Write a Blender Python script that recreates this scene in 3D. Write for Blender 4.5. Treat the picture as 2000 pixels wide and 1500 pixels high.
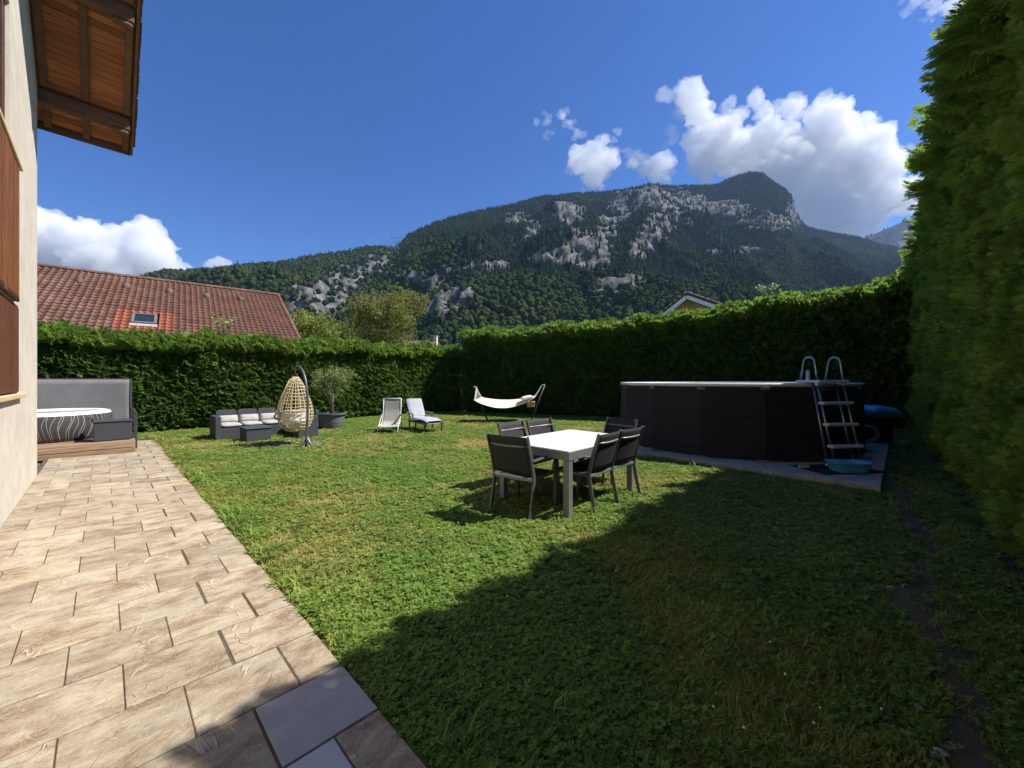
import bpy, bmesh, math, random
import numpy as np
from mathutils import Vector, Matrix, Euler, Quaternion, noise

for o in list(bpy.data.objects):
    bpy.data.objects.remove(o)
random.seed(7)
rng = np.random.default_rng(11)
sc = bpy.context.scene
COL = sc.collection

# ------------------------------------------------------------------ camera, sky, sun, exposure
F, HZ, EYE = 760.0, 742.0, 1.5          # focal length and horizon in photo pixels (2000 wide), eye height
cam = bpy.data.cameras.new("camera")
cam.sensor_width = 36.0
cam.lens = F / 2000 * 36.0
cam.shift_y = -(750 - HZ) / 2000
cam.clip_start = 0.05
cam.clip_end = 60000
camo = bpy.data.objects.new("camera", cam)
camo.location = (0, 0, EYE)
camo.rotation_euler = (math.radians(90), 0, 0)
COL.objects.link(camo)
sc.camera = camo
sc.render.resolution_x, sc.render.resolution_y = 1024, 768

SUN = Vector((0.80, 0.10, 1.0)).normalized()
w = bpy.data.worlds.new("World")
sc.world = w
w.use_nodes = True
nt = w.node_tree
sky = nt.nodes.new("ShaderNodeTexSky")
sky.sky_type = 'NISHITA'
sky.sun_disc = False
sky.sun_elevation = math.asin(SUN.z)
sky.sun_rotation = math.atan2(SUN.x, SUN.y)
sky.altitude = 1800
sky.air_density = 1.0
sky.dust_density = 0.15
sky.ozone_density = 3.0
bg = nt.nodes["Background"]
bg.inputs[1].default_value = 0.085
hsv = nt.nodes.new("ShaderNodeHueSaturation")     # one even grade over the whole sky: a deep alpine blue
hsv.inputs["Saturation"].default_value = 1.32
hsv.inputs["Value"].default_value = 0.82
hsv.inputs["Hue"].default_value = 0.512
nt.links.new(sky.outputs[0], hsv.inputs["Color"])
nt.links.new(hsv.outputs[0], bg.inputs[0])
sl = bpy.data.lights.new("sun", 'SUN')
sl.energy = 4.1
sl.angle = math.radians(0.5)
sl.color = (1.0, 0.955, 0.88)
slo = bpy.data.objects.new("sun", sl)
slo.rotation_euler = SUN.to_track_quat('Z', 'Y').to_euler()
slo.location = SUN * 60
COL.objects.link(slo)
sc.view_settings.view_transform = 'Standard'
sc.view_settings.look = 'None'
sc.view_settings.gamma = 1
sc.view_settings.exposure = 1.10
sc.view_settings.use_curve_mapping = False

# ------------------------------------------------------------------ frames of reference
PHI = math.radians(46.38)               # the house, terrace and hedges stand at this angle to the view
CU, SU = math.cos(PHI), math.sin(PHI)
def W(s, t, z=0.0):                     # s: away from the house wall, t: along it
    return Vector((CU * s - SU * t, SU * s + CU * t, z))
def px(x, y, Y):
    return Vector(((x - 1000) / F * Y, Y, EYE + (HZ - y) / F * Y))
def gp(x, y, z=0.0):                    # a photo pixel that lies on the level z
    Y = (EYE - z) * F / (y - HZ)
    return Vector(((x - 1000) / F * Y, Y, z))

# ------------------------------------------------------------------ object helpers
def tag(o, label=None, cat=None, group=None, kind=None):
    if label: o["label"] = label
    if cat: o["category"] = cat
    if group: o["group"] = group
    if kind: o["kind"] = kind
    return o
def empty(name, loc=(0, 0, 0), rz=0.0, label=None, cat=None, group=None):
    o = bpy.data.objects.new(name, None)
    o.empty_display_size = 0.1
    o.location = loc
    o.rotation_euler = (0, 0, rz)
    COL.objects.link(o)
    return tag(o, label, cat, group)
def link(name, me, mat=None, parent=None, loc=None, rot=None):
    o = bpy.data.objects.new(name, me)
    if mat is not None and len(me.materials) == 0:
        me.materials.append(mat)
    COL.objects.link(o)
    if parent is not None: o.parent = parent
    if loc is not None: o.location = loc
    if rot is not None: o.rotation_euler = rot
    return o
def copy_tree(o, parent=None):
    c = o.copy()
    COL.objects.link(c)
    c.parent = parent
    for ch in [x for x in bpy.data.objects if x.parent == o]:
        copy_tree(ch, c)
    return c

class MB:
    """collects shapes, builds one mesh object"""
    def __init__(self):
        self.v, self.f = [], []
    def add(self, vs, fs, M=None):
        n = len(self.v)
        if M is not None: vs = [M @ Vector(p) for p in vs]
        self.v += [tuple(p) for p in vs]
        self.f += [tuple(i + n for i in f) for f in fs]
        return self
    def box(self, c, d, M=None, taper=1.0):
        x, y, z = d[0] / 2, d[1] / 2, d[2] / 2
        vs = []
        for sz in (-1, 1):
            k = taper if sz > 0 else 1.0
            for a, b in ((-1, -1), (1, -1), (1, 1), (-1, 1)):
                vs.append((c[0] + a * x * k, c[1] + b * y * k, c[2] + sz * z))
        return self.add(vs, [(3, 2, 1, 0), (4, 5, 6, 7), (0, 1, 5, 4), (1, 2, 6, 5), (2, 3, 7, 6), (3, 0, 4, 7)], M)
    def bar(self, a, b, wd, ht, up=(0, 0, 1)):
        """rectangular bar from a to b, wd sideways, ht along up"""
        a, b = Vector(a), Vector(b)
        d = (b - a).normalized()
        u = Vector(up)
        s = d.cross(u)
        if s.length < 1e-4: s = d.cross(Vector((1, 0, 0)))
        s.normalize(); u = s.cross(d).normalized()
        vs = []
        for p in (a, b):
            for i, j in ((-1, -1), (1, -1), (1, 1), (-1, 1)):
                vs.append(p + s * (i * wd / 2) + u * (j * ht / 2))
        return self.add(vs, [(0, 1, 2, 3), (7, 6, 5, 4), (0, 4, 5, 1), (1, 5, 6, 2), (2, 6, 7, 3), (3, 7, 4, 0)])
    def tube(self, pts, r, n=8, cap=True, closed=False):
        pts = [Vector(p) for p in pts]
        m = len(pts)
        rs = r if isinstance(r, (list, tuple)) else [r] * m
        vs, fs = [], []
        ref = None
        for i, p in enumerate(pts):
            if closed: d = pts[(i + 1) % m] - pts[i - 1]
            else: d = pts[min(i + 1, m - 1)] - pts[max(i - 1, 0)]
            if d.length < 1e-9: d = Vector((0, 0, 1))
            d.normalize()
            if ref is None:
                ref = d.orthogonal().normalized()
            ref = (ref - d * ref.dot(d))
            if ref.length < 1e-5: ref = d.orthogonal()
            ref.normalize()
            q = d.cross(ref)
            for k in range(n):
                a = 2 * math.pi * k / n
                vs.append(p + (ref * math.cos(a) + q * math.sin(a)) * rs[i])
        R = m if closed else m - 1
        for i in range(R):
            j = (i + 1) % m
            for k in range(n):
                l = (k + 1) % n
                fs.append((i * n + k, i * n + l, j * n + l, j * n + k))
        if cap and not closed:
            fs.append(tuple(reversed(range(n))))
            fs.append(tuple(range((m - 1) * n, m * n)))
        return self.add(vs, fs)
    def lathe(self, prof, n=32, c=(0, 0, 0), a0=0.0, a1=2 * math.pi):
        full = abs(a1 - a0 - 2 * math.pi) < 1e-6
        k = n if full else n + 1
        vs, fs = [], []
        for r, z in prof:
            for i in range(k):
                a = a0 + (a1 - a0) * i / n
                vs.append((c[0] + r * math.cos(a), c[1] + r * math.sin(a), c[2] + z))
        for j in range(len(prof) - 1):
            for i in range(n):
                l = (i + 1) % k
                fs.append((j * k + i, j * k + l, (j + 1) * k + l, (j + 1) * k + i))
        return self.add(vs, fs)
    def prism(self, poly, z0, z1, M=None):
        n = len(poly)
        vs = [(x, y, z0) for x, y in poly] + [(x, y, z1) for x, y in poly]
        fs = [tuple(reversed(range(n))), tuple(range(n, 2 * n))]
        fs += [(i, (i + 1) % n, n + (i + 1) % n, n + i) for i in range(n)]
        return self.add(vs, fs, M)
    def grid(self, fn, nu, nv):
        vs = [fn(i / nu, j / nv) for j in range(nv + 1) for i in range(nu + 1)]
        fs = [(j * (nu + 1) + i, j * (nu + 1) + i + 1, (j + 1) * (nu + 1) + i + 1, (j + 1) * (nu + 1) + i) for j in range(nv) for i in range(nu)]
        return self.add(vs, fs)
    def mesh(self, name, mat=None, smooth=False):
        me = bpy.data.meshes.new(name)
        me.from_pydata(self.v, [], self.f)
        if mat is not None: me.materials.append(mat)
        bm = bmesh.new(); bm.from_mesh(me)
        bmesh.ops.recalc_face_normals(bm, faces=bm.faces)
        bm.to_mesh(me); bm.free()
        if smooth:
            me.polygons.foreach_set("use_smooth", [True] * len(me.polygons))
        return me
    def build(self, name, mat, parent=None, smooth=False, bevel=0.0, solid=0.0, loc=None, rot=None, seg=2):
        o = link(name, self.mesh(name, mat, smooth), None, parent, loc, rot)
        if solid:
            m = o.modifiers.new("solid", 'SOLIDIFY'); m.thickness = solid; m.offset = 0
        if bevel:
            m = o.modifiers.new("bevel", 'BEVEL'); m.width = bevel; m.segments = seg; m.limit_method = 'ANGLE'
        return o

def raw_mesh(name, V, Fq, mat=None, smooth=False):
    """fast numpy mesh; Fq is an (n,3) or (n,4) int array"""
    me = bpy.data.meshes.new(name)
    V = np.asarray(V, dtype=np.float32); Fq = np.asarray(Fq, dtype=np.int32)
    k = Fq.shape[1]
    me.vertices.add(len(V)); me.vertices.foreach_set("co", V.ravel())
    me.loops.add(Fq.size); me.loops.foreach_set("vertex_index", Fq.ravel())
    me.polygons.add(len(Fq))
    me.polygons.foreach_set("loop_start", np.arange(0, Fq.size, k, dtype=np.int32))
    if smooth: me.polygons.foreach_set("use_smooth", np.ones(len(Fq), dtype=bool))
    me.update(calc_edges=True)
    if mat is not None: me.materials.append(mat)
    return me

# ------------------------------------------------------------------ numpy noise
def _hash(ix, iy, iz, seed):
    n = (ix * 374761393 + iy * 668265263 + iz * 2147483647 + seed * 974711) & 0xffffffff
    n = ((n ^ (n >> 13)) * 1274126177) & 0xffffffff
    n = (n ^ (n >> 16)) & 0xffffffff
    return n.astype(np.float64) / 4294967295.0
def vnoise(P, seed=0):
    P = np.asarray(P, dtype=np.float64)
    I = np.floor(P).astype(np.int64); f = P - I
    f = f * f * f * (f * (f * 6 - 15) + 10)
    out = 0
    for dx in (0, 1):
        for dy in (0, 1):
            for dz in (0, 1):
                h = _hash(I[:, 0] + dx, I[:, 1] + dy, I[:, 2] + dz, seed)
                wgt = (f[:, 0] if dx else 1 - f[:, 0]) * (f[:, 1] if dy else 1 - f[:, 1]) * (f[:, 2] if dz else 1 - f[:, 2])
                out = out + h * wgt
    return out * 2 - 1
def fbm(P, oct=4, seed=0, lac=2.03, gain=0.5):
    P = np.asarray(P, dtype=np.float64)
    a, tot = 1.0, 0
    for o in range(oct):
        tot = tot + a * vnoise(P * lac ** o + 17.3 * o, seed + o)
        a *= gain
    return tot

# ------------------------------------------------------------------ materials
def lnk(t, a, b): t.links.new(a, b)
sc.cycles.max_bounces = 7
sc.cycles.volume_bounces = 6
sc.cycles.diffuse_bounces = 3
sc.cycles.transparent_max_bounces = 8
def material(name, c1, c2=None, scale=8.0, rough=0.7, bump=0.0, bscale=None, metal=0.0, spec=0.3, coord='OBJECT',
             detail=6.0, lo=0.35, hi=0.65, translucent=0.0, stretch=None, randoff=False, c3=None, s3=1.0, lo3=0.5, hi3=0.7, dry_t=None, vary=0.0, bdist=0.02):
    m = bpy.data.materials.new(name)
    m.use_nodes = True
    t = m.node_tree; N = t.nodes
    b = N["Principled BSDF"]
    b.inputs["Roughness"].default_value = rough
    b.inputs["Metallic"].default_value = metal
    b.inputs["Specular IOR Level"].default_value = spec
    b.inputs["Base Color"].default_value = (*c1, 1)
    vec = None
    if coord == 'OBJECT':
        tc = N.new("ShaderNodeTexCoord"); vec = tc.outputs["Object"]
    else:
        g = N.new("ShaderNodeNewGeometry"); vec = g.outputs["Position"]
    oi = N.new("ShaderNodeObjectInfo")
    if randoff:
        ml = N.new("ShaderNodeMath"); ml.operation = 'MULTIPLY'; ml.inputs[1].default_value = 37.0
        lnk(t, oi.outputs["Random"], ml.inputs[0])
        va = N.new("ShaderNodeVectorMath"); va.operation = 'ADD'
        lnk(t, vec, va.inputs[0]); lnk(t, ml.outputs[0], va.inputs[1]); vec = va.outputs[0]
    if stretch:
        vm = N.new("ShaderNodeVectorMath"); vm.operation = 'MULTIPLY'; vm.inputs[1].default_value = stretch
        lnk(t, vec, vm.inputs[0]); vec = vm.outputs[0]
    col = None
    def ntex(s, d=detail):
        n = N.new("ShaderNodeTexNoise"); n.inputs["Scale"].default_value = s; n.inputs["Detail"].default_value = d
        n.inputs["Roughness"].default_value = 0.6
        lnk(t, vec, n.inputs["Vector"]); return n
    def mix(fac, a, bcol):
        x = N.new("ShaderNodeMix"); x.data_type = 'RGBA'
        lnk(t, fac, x.inputs[0])
        for sock, val in ((x.inputs[6], a), (x.inputs[7], bcol)):
            if isinstance(val, tuple): sock.default_value = (*val, 1)
            else: lnk(t, val, sock)
        return x.outputs[2]
    def ramp(src, l, h):
        r = N.new("ShaderNodeMapRange"); r.inputs[1].default_value = l; r.inputs[2].default_value = h
        lnk(t, src, r.inputs[0]); return r.outputs[0]
    if c2 is not None:
        col = mix(ramp(ntex(scale).outputs[0], lo, hi), c1, c2)
    if c3 is not None:
        f3 = ramp(ntex(s3, 4).outputs[0], lo3, hi3)
        if dry_t:                        # turf dries out only on the side of the garden that lies open to the sun all day
            gg = N.new("ShaderNodeNewGeometry"); dd = N.new("ShaderNodeVectorMath"); dd.operation = 'DOT_PRODUCT'; dd.inputs[1].default_value = (-SU, CU, 0)
            lnk(t, gg.outputs["Position"], dd.inputs[0])
            mm = N.new("ShaderNodeMath"); mm.operation = 'MULTIPLY'; lnk(t, f3, mm.inputs[0]); lnk(t, ramp(dd.outputs["Value"], dry_t[0], dry_t[1]), mm.inputs[1]); f3 = mm.outputs[0]
        col = mix(f3, col if col is not None else c1, c3)
    if vary:
        hs = N.new("ShaderNodeHueSaturation")
        mr = N.new("ShaderNodeMapRange"); mr.inputs[3].default_value = 1 - vary; mr.inputs[4].default_value = 1 + vary
        lnk(t, oi.outputs["Random"], mr.inputs[0]); lnk(t, mr.outputs[0], hs.inputs["Value"])
        if col is not None: lnk(t, col, hs.inputs["Color"])
        else: hs.inputs["Color"].default_value = (*c1, 1)
        col = hs.outputs[0]
    if col is not None: lnk(t, col, b.inputs["Base Color"])
    if bump:
        bn = N.new("ShaderNodeBump"); bn.inputs["Strength"].default_value = bump; bn.inputs["Distance"].default_value = bdist
        lnk(t, ntex(bscale or scale * 3, 5).outputs[0], bn.inputs["Height"]); lnk(t, bn.outputs[0], b.inputs["Normal"])
    if translucent:
        tr = N.new("ShaderNodeBsdfTranslucent")
        if col is not None: lnk(t, col, tr.inputs[0])
        else: tr.inputs[0].default_value = (*c1, 1)
        ms = N.new("ShaderNodeMixShader"); ms.inputs[0].default_value = translucent
        lnk(t, b.outputs[0], ms.inputs[1]); lnk(t, tr.outputs[0], ms.inputs[2])
        lnk(t, ms.outputs[0], N["Material Output"].inputs[0])
    return m

M = {}
M['render'] = material('cream_render', (.66, .595, .50), (.56, .50, .415), 3, .95, .8, 95, coord='POS', spec=.1, bdist=.007)
M['tile'] = material('slate_look_tile', (.40, .31, .22), (.19, .115, .07), 3.4, .8, 1.0, 14, randoff=True, lo=.40, hi=.78, stretch=(1, 2.3, 1), detail=9, c3=(.47, .40, .32), s3=7, lo3=.5, hi3=.75, bdist=.012, spec=.2, vary=.07)
M['tile_grey'] = material('plain_grey_tile', (.36, .34, .34), (.30, .28, .28), 6, .75, .15, 30, randoff=True)
M['tile_pale'] = material('pale_blue_tile', (.42, .44, .46), (.38, .40, .42), 6, .75, .1, 30)
M['grout'] = material('grout', (.085, .065, .048), (.13, .105, .08), 12, .95, .5, 60)
M['wood_soffit'] = material('stained_soffit_wood', (.40, .145, .055), (.22, .075, .03), 2.2, .6, .25, 12, stretch=(1, 12, 12), randoff=True, vary=.3, detail=8)
M['wood_dark'] = material('dark_beam_wood', (.16, .085, .046), (.09, .046, .026), 3, .65, .3, 10, stretch=(1, 9, 9), randoff=True, vary=.2)
M['wood_slat'] = material('weathered_brown_slats', (.24, .09, .025), (.12, .04, .013), 3, .6, .4, 14, stretch=(9, 9, 1), randoff=True, vary=.25)
M['wood_frame'] = material('dark_window_wood', (.07, .028, .015), (.045, .018, .01), 4, .5, .2, 14)
M['wood_sill'] = material('pale_sill_stone', (.62, .47, .27), (.52, .38, .21), 5, .8, .3, 40)
M['deck'] = material('weathered_deck_timber', (.34, .225, .14), (.20, .13, .085), 2.5, .75, .4, 16, stretch=(1, 10, 10), randoff=True, vary=.15, detail=8)
M['glass'] = material('window_glass', (.02, .025, .03), rough=.06, spec=.8)
M['rooftile'] = material('red_clay_tile', (.17, .076, .047), (.115, .057, .039), 1.6, .75, .3, 30, coord='POS', vary=.22, c3=(.20, .115, .09), s3=.55, lo3=.5, hi3=.8)
M['rooftile_new'] = material('new_orange_clay_tile', (.29, .085, .038), (.24, .076, .037), 3, .65, .2, 30, coord='POS', vary=.1)
M['rooftile_brown'] = material('brown_roof_tile', (.17, .10, .075), (.11, .07, .055), 3, .75, .3, 10, vary=.15, coord='POS')
M['dark_metal'] = material('anthracite_metal', (.075, .078, .085), (.06, .062, .068), 20, .42, .05, 200, metal=.3, spec=.5)
M['grey_metal'] = material('grey_table_frame', (.22, .22, .22), (.19, .19, .19), 20, .4, .05, 200, metal=.3, spec=.5)
M['steel'] = material('brushed_tube_steel', (.36, .36, .37), (.28, .28, .29), 30, .3, .03, 200, metal=.85, spec=.5)
M['black_metal'] = material('black_painted_metal', (.02, .02, .022), rough=.45, spec=.5)
M['textilene'] = material('black_textilene_mesh', (.028, .028, .031), (.04, .04, .043), 120, .7, .3, 500, translucent=.10)
M['glass_top'] = material('pale_frosted_table_top', (.80, .80, .77), (.76, .76, .73), 6, .28, 0, spec=.5)
M['rattan'] = material('dark_resin_rattan', (.070, .073, .082), (.045, .047, .054), 60, .6, .6, 130, vary=.05)
M['cush_grey'] = material('light_grey_cushion', (.42, .405, .38), (.36, .35, .33), 9, .95, .35, 40, spec=.1)
M['cush_white'] = material('white_cushion', (.80, .78, .74), (.70, .68, .65), 7, .95, .5, 14, spec=.1, bdist=.05)
M['cush_blue'] = material('blue_grey_cushion', (.42, .43, .46), (.35, .36, .39), 9, .95, .5, 18, spec=.1, bdist=.04)
M['sling'] = material('beige_grey_sling', (.47, .455, .40), (.40, .385, .34), 60, .85, .2, 200, translucent=.15)
M['cane'] = material('natural_cane', (.66, .54, .35), (.52, .40, .24), 20, .55, .3, 60)
M['plastic_pot'] = material('grey_plastic_pot', (.135, .14, .15), (.11, .115, .12), 12, .6, .1, 40)
M['soil'] = material('soil', (.045, .03, .02), (.075, .052, .035), 9, .98, .9, 40, coord='POS')
M['bark'] = material('grey_brown_bark', (.26, .21, .15), (.15, .12, .085), 9, .9, .8, 30, stretch=(1, 1, .3))
M['birch'] = material('white_birch_bark', (.62, .58, .5), (.2, .17, .14), 6, .8, .4, 20, stretch=(.6, .6, 2.5), lo=.5, hi=.7)
M['canvas'] = material('cream_hammock_canvas', (.80, .74, .58), (.74, .68, .52), 30, .9, .2, 120, translucent=.15)
M['ochre'] = material('ochre_cloth', (.60, .44, .16), (.52, .37, .12), 12, .9, .2, 60, translucent=.2)
M['rope'] = material('white_cotton_rope', (.70, .68, .62), rough=.9)
M['rope_dark'] = material('dark_net_rope', (.05, .05, .05), rough=.9)
M['pool_cloth'] = material('black_pool_cloth', (.019, .0185, .019), (.030, .029, .029), 3.5, .75, .5, 26, stretch=(.35, .35, 4), spec=.25, bdist=.03)
M['pool_rim'] = material('pale_pool_rail', (.70, .70, .68), (.6, .6, .58), 8, .4)
M['water'] = material('pool_water', (.03, .16, .20), rough=.05, spec=.6, bump=.15, bscale=6)
M['white_plastic'] = material('white_plastic', (.62, .63, .64), (.56, .57, .58), 9, .45, .05, 40)
M['blue_plastic'] = material('turquoise_plastic', (.10, .42, .60), (.085, .37, .54), 7, .4, .05, 30)
M['blue_vinyl'] = material('blue_vinyl', (.12, .43, .75), (.10, .39, .70), 6, .3, .2, 25, spec=.5)
M['lightblue'] = material('pale_blue_plastic', (.36, .60, .70), rough=.4)
M['rubber'] = material('black_rubber', (.014, .014, .015), (.022, .022, .022), 30, .85, .3, 90)
M['hose'] = material('grey_hose', (.25, .26, .27), rough=.5, bump=.6, bscale=60)
M['concrete'] = material('exposed_concrete', (.46, .44, .40), (.30, .285, .26), 26, .95, .7, 90, coord='POS', c3=(.16, .15, .13), s3=1.4, lo3=.5, hi3=.85)
M['spa_white'] = material('white_vinyl', (.80, .80, .79), rough=.45)
M['screen'] = material('grey_windscreen_cloth', (.19, .19, .195), (.16, .16, .165), 6, .85, .15, 20, translucent=.12)
M['yellow_wall'] = material('ochre_render', (.52, .40, .22), (.45, .34, .18), 4, .9)
M['white_paint'] = material('white_paint', (.78, .76, .72), rough=.6)
M['stone'] = material('pale_pebble', (.42, .40, .37), (.3, .28, .26), 20, .9, .4, 60)

def tile_material():
    m = bpy.data.materials.new('slate_look_tile'); m.use_nodes = True
    t = m.node_tree; N = t.nodes; b = N["Principled BSDF"]; b.inputs["Roughness"].default_value = .75; b.inputs["Specular IOR Level"].default_value = .25
    tc = N.new("ShaderNodeTexCoord"); oi = N.new("ShaderNodeObjectInfo")
    ml = N.new("ShaderNodeMath"); ml.operation = 'MULTIPLY'; ml.inputs[1].default_value = 53.0; lnk(t, oi.outputs["Random"], ml.inputs[0])
    va = N.new("ShaderNodeVectorMath"); va.operation = 'ADD'; lnk(t, tc.outputs["Object"], va.inputs[0]); lnk(t, ml.outputs[0], va.inputs[1])
    vs = N.new("ShaderNodeVectorMath"); vs.operation = 'MULTIPLY'; vs.inputs[1].default_value = (1, 1.7, 1); lnk(t, va.outputs[0], vs.inputs[0])
    def nz(s, d, r=.6, v=None, dist=0.0):
        n = N.new("ShaderNodeTexNoise"); n.inputs["Scale"].default_value = s; n.inputs["Detail"].default_value = d; n.inputs["Roughness"].default_value = r; n.inputs["Distortion"].default_value = dist
        lnk(t, (v or vs).outputs[0], n.inputs["Vector"]); return n.outputs[0]
    def mr(s, l, h, o0=0.0, o1=1.0):
        x = N.new("ShaderNodeMapRange"); x.inputs[1].default_value = l; x.inputs[2].default_value = h; x.inputs[3].default_value = o0; x.inputs[4].default_value = o1; lnk(t, s, x.inputs[0]); return x.outputs[0]
    def mix(f, c1, c2):
        x = N.new("ShaderNodeMix"); x.data_type = 'RGBA'; lnk(t, f, x.inputs[0])
        for s, v in ((x.inputs[6], c1), (x.inputs[7], c2)):
            if isinstance(v, tuple): s.default_value = (*v, 1)
            else: lnk(t, v, s)
        return x.outputs[2]
    def mth(op, p, q):
        x = N.new("ShaderNodeMath"); x.operation = op
        for i, v in enumerate((p, q)):
            if isinstance(v, (int, float)): x.inputs[i].default_value = v
            elif v is not None: lnk(t, v, x.inputs[i])
        return x.outputs[0]
    col = mix(mr(nz(4.2, 9, .70, dist=.4), .38, .62), (.44, .37, .265), (.21, .14, .082))
    col = mix(mr(nz(2.3, 5, .6), .50, .75), col, (.38, .335, .26))
    col = mix(mr(nz(75, 3, .7), .52, .72, 0, .55), col, (.52, .475, .38))
    col = mix(mr(nz(42, 4, .7), .56, .75, 0, .55), col, (.17, .115, .08))
    vein = mth('ABSOLUTE', mth('SUBTRACT', nz(2.6, 3, .5, va, 1.2), .5), None)
    vf = mth('MULTIPLY', mr(vein, .0, .010, 1, 0), mr(nz(3.1, 1, .5, va), .50, .58))
    col = mix(mth('MULTIPLY', vf, .6), col, (.60, .53, .43))
    hs = N.new("ShaderNodeHueSaturation"); lnk(t, mr(oi.outputs["Random"], 0, 1, .86, 1.12), hs.inputs["Value"]); lnk(t, col, hs.inputs["Color"])
    lnk(t, hs.outputs[0], b.inputs["Base Color"])
    hgt = mth('ADD', mth('ADD', nz(15, 8, .65, dist=.8), mth('MULTIPLY', vf, .6)), mth('MULTIPLY', nz(75, 3, .7), .35))
    bn = N.new("ShaderNodeBump"); bn.inputs["Strength"].default_value = 1.0; bn.inputs["Distance"].default_value = .011
    lnk(t, hgt, bn.inputs["Height"]); lnk(t, bn.outputs[0], b.inputs["Normal"])
    return m
M['tile'] = tile_material()
# ------------------------------------------------------------------ instancing (foliage, grass, forest only)
def gn_scatter(name, P, R, S, protos, idx=None, parent=None):
    """one object whose points carry copies of small leaf meshes"""
    P = np.asarray(P, dtype=np.float32); n = len(P)
    if idx is None: idx = rng.integers(0, len(protos), n)
    S = np.asarray(S, dtype=np.float32)
    if S.ndim == 1: S = np.repeat(S[:, None], 3, 1)
    me = bpy.data.meshes.new(name)
    me.vertices.add(n); me.vertices.foreach_set("co", P.ravel())
    for nm, ty, dat in (("rot", 'FLOAT_VECTOR', np.asarray(R, dtype=np.float32)), ("scl", 'FLOAT_VECTOR', S)):
        a = me.attributes.new(nm, ty, 'POINT'); a.data.foreach_set("vector", dat.ravel())
    a = me.attributes.new("pick", 'INT', 'POINT'); a.data.foreach_set("value", np.asarray(idx, dtype=np.int32))
    for p in protos:
        for m in p.data.materials:
            if m.name not in me.materials: me.materials.append(m)
    o = link(name, me, None, parent)
    g = bpy.data.node_groups.new(name, 'GeometryNodeTree')
    g.interface.new_socket("Geometry", in_out='INPUT', socket_type='NodeSocketGeometry')
    g.interface.new_socket("Geometry", in_out='OUTPUT', socket_type='NodeSocketGeometry')
    gi = g.nodes.new("NodeGroupInput"); go = g.nodes.new("NodeGroupOutput")
    def attr(nm, ty):
        x = g.nodes.new("GeometryNodeInputNamedAttribute"); x.data_type = ty; x.inputs[0].default_value = nm
        return x.outputs[0]
    join = g.nodes.new("GeometryNodeJoinGeometry")
    e2r = g.nodes.new("FunctionNodeEulerToRotation")
    g.links.new(attr("rot", 'FLOAT_VECTOR'), e2r.inputs[0])
    scl = attr("scl", 'FLOAT_VECTOR'); pick = attr("pick", 'INT')
    for k, p in enumerate(protos):
        oi = g.nodes.new("GeometryNodeObjectInfo"); oi.inputs[0].default_value = p
        oi.inputs["As Instance"].default_value = True
        ip = g.nodes.new("GeometryNodeInstanceOnPoints")
        cmpn = g.nodes.new("FunctionNodeCompare"); cmpn.data_type = 'INT'; cmpn.operation = 'EQUAL'
        g.links.new(pick, cmpn.inputs[2]); cmpn.inputs[3].default_value = k
        g.links.new(gi.outputs[0], ip.inputs["Points"])
        g.links.new(cmpn.outputs[0], ip.inputs["Selection"])
        g.links.new(oi.outputs["Geometry"], ip.inputs["Instance"])
        g.links.new(e2r.outputs[0], ip.inputs["Rotation"])
        g.links.new(scl, ip.inputs["Scale"])
        g.links.new(ip.outputs[0], join.inputs[0])
    g.links.new(join.outputs[0], go.inputs[0])
    md = o.modifiers.new("scatter", 'NODES'); md.node_group = g
    return o
def proto(name, V, Fq, mat, smooth=False):
    return bpy.data.objects.new(name, raw_mesh(name, V, Fq, mat, smooth))
def dirs_to_euler(D, roll):
    """euler angles that turn +X to D, then roll about D"""
    out = np.zeros((len(D), 3))
    for i, (d, r) in enumerate(zip(D, roll)):
        q = Vector(d).to_track_quat('X', 'Z')
        out[i] = (q @ Quaternion((1, 0, 0), r)).to_euler()
    return out

def foliage_mat(name, a, b, c=None, scale=1.2, translucent=.35, vary=.3, rough=.6, fine=9.0):
    """leaf colour from patches over the place and from leaf to leaf"""
    m = material(name, a, b, scale, rough, coord='POS', translucent=translucent, vary=vary, c3=c, s3=scale * .6, lo3=.52, hi3=.72, spec=.25, detail=5, lo=.38, hi=.62)
    return m
M['thuja'] = foliage_mat('hedge_green', (.115, .215, .047), (.165, .275, .058), (.19, .275, .058), 1.3, .5, .35)
M['thuja_tip'] = foliage_mat('fresh_hedge_green', (.20, .32, .05), (.26, .36, .065), (.155, .275, .05), 2.0, .55, .25)
M['thuja_warm'] = foliage_mat('olive_hedge_green', (.26, .39, .06), (.33, .44, .068), (.215, .365, .07), 1.5, .55, .3)
M['thuja_dry'] = foliage_mat('dry_brown_hedge', (.30, .14, .06), (.22, .10, .045), None, 3, .3, .3)
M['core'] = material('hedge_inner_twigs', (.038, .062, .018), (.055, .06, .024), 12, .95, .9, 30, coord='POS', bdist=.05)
M['olive'] = foliage_mat('olive_leaf', (.15, .205, .06), (.21, .255, .10), (.105, .155, .045), 6, .25, .3)
M['birch_leaf'] = foliage_mat('birch_leaf', (.27, .30, .065), (.33, .33, .08), (.19, .24, .055), .7, .4, .3)
M['tree_leaf'] = foliage_mat('hazel_leaf', (.21, .26, .055), (.28, .31, .07), (.14, .20, .045), .9, .4, .3)
M['laurel'] = foliage_mat('pale_laurel_leaf', (.25, .33, .10), (.33, .38, .15), None, 5, .3, .2)

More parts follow.
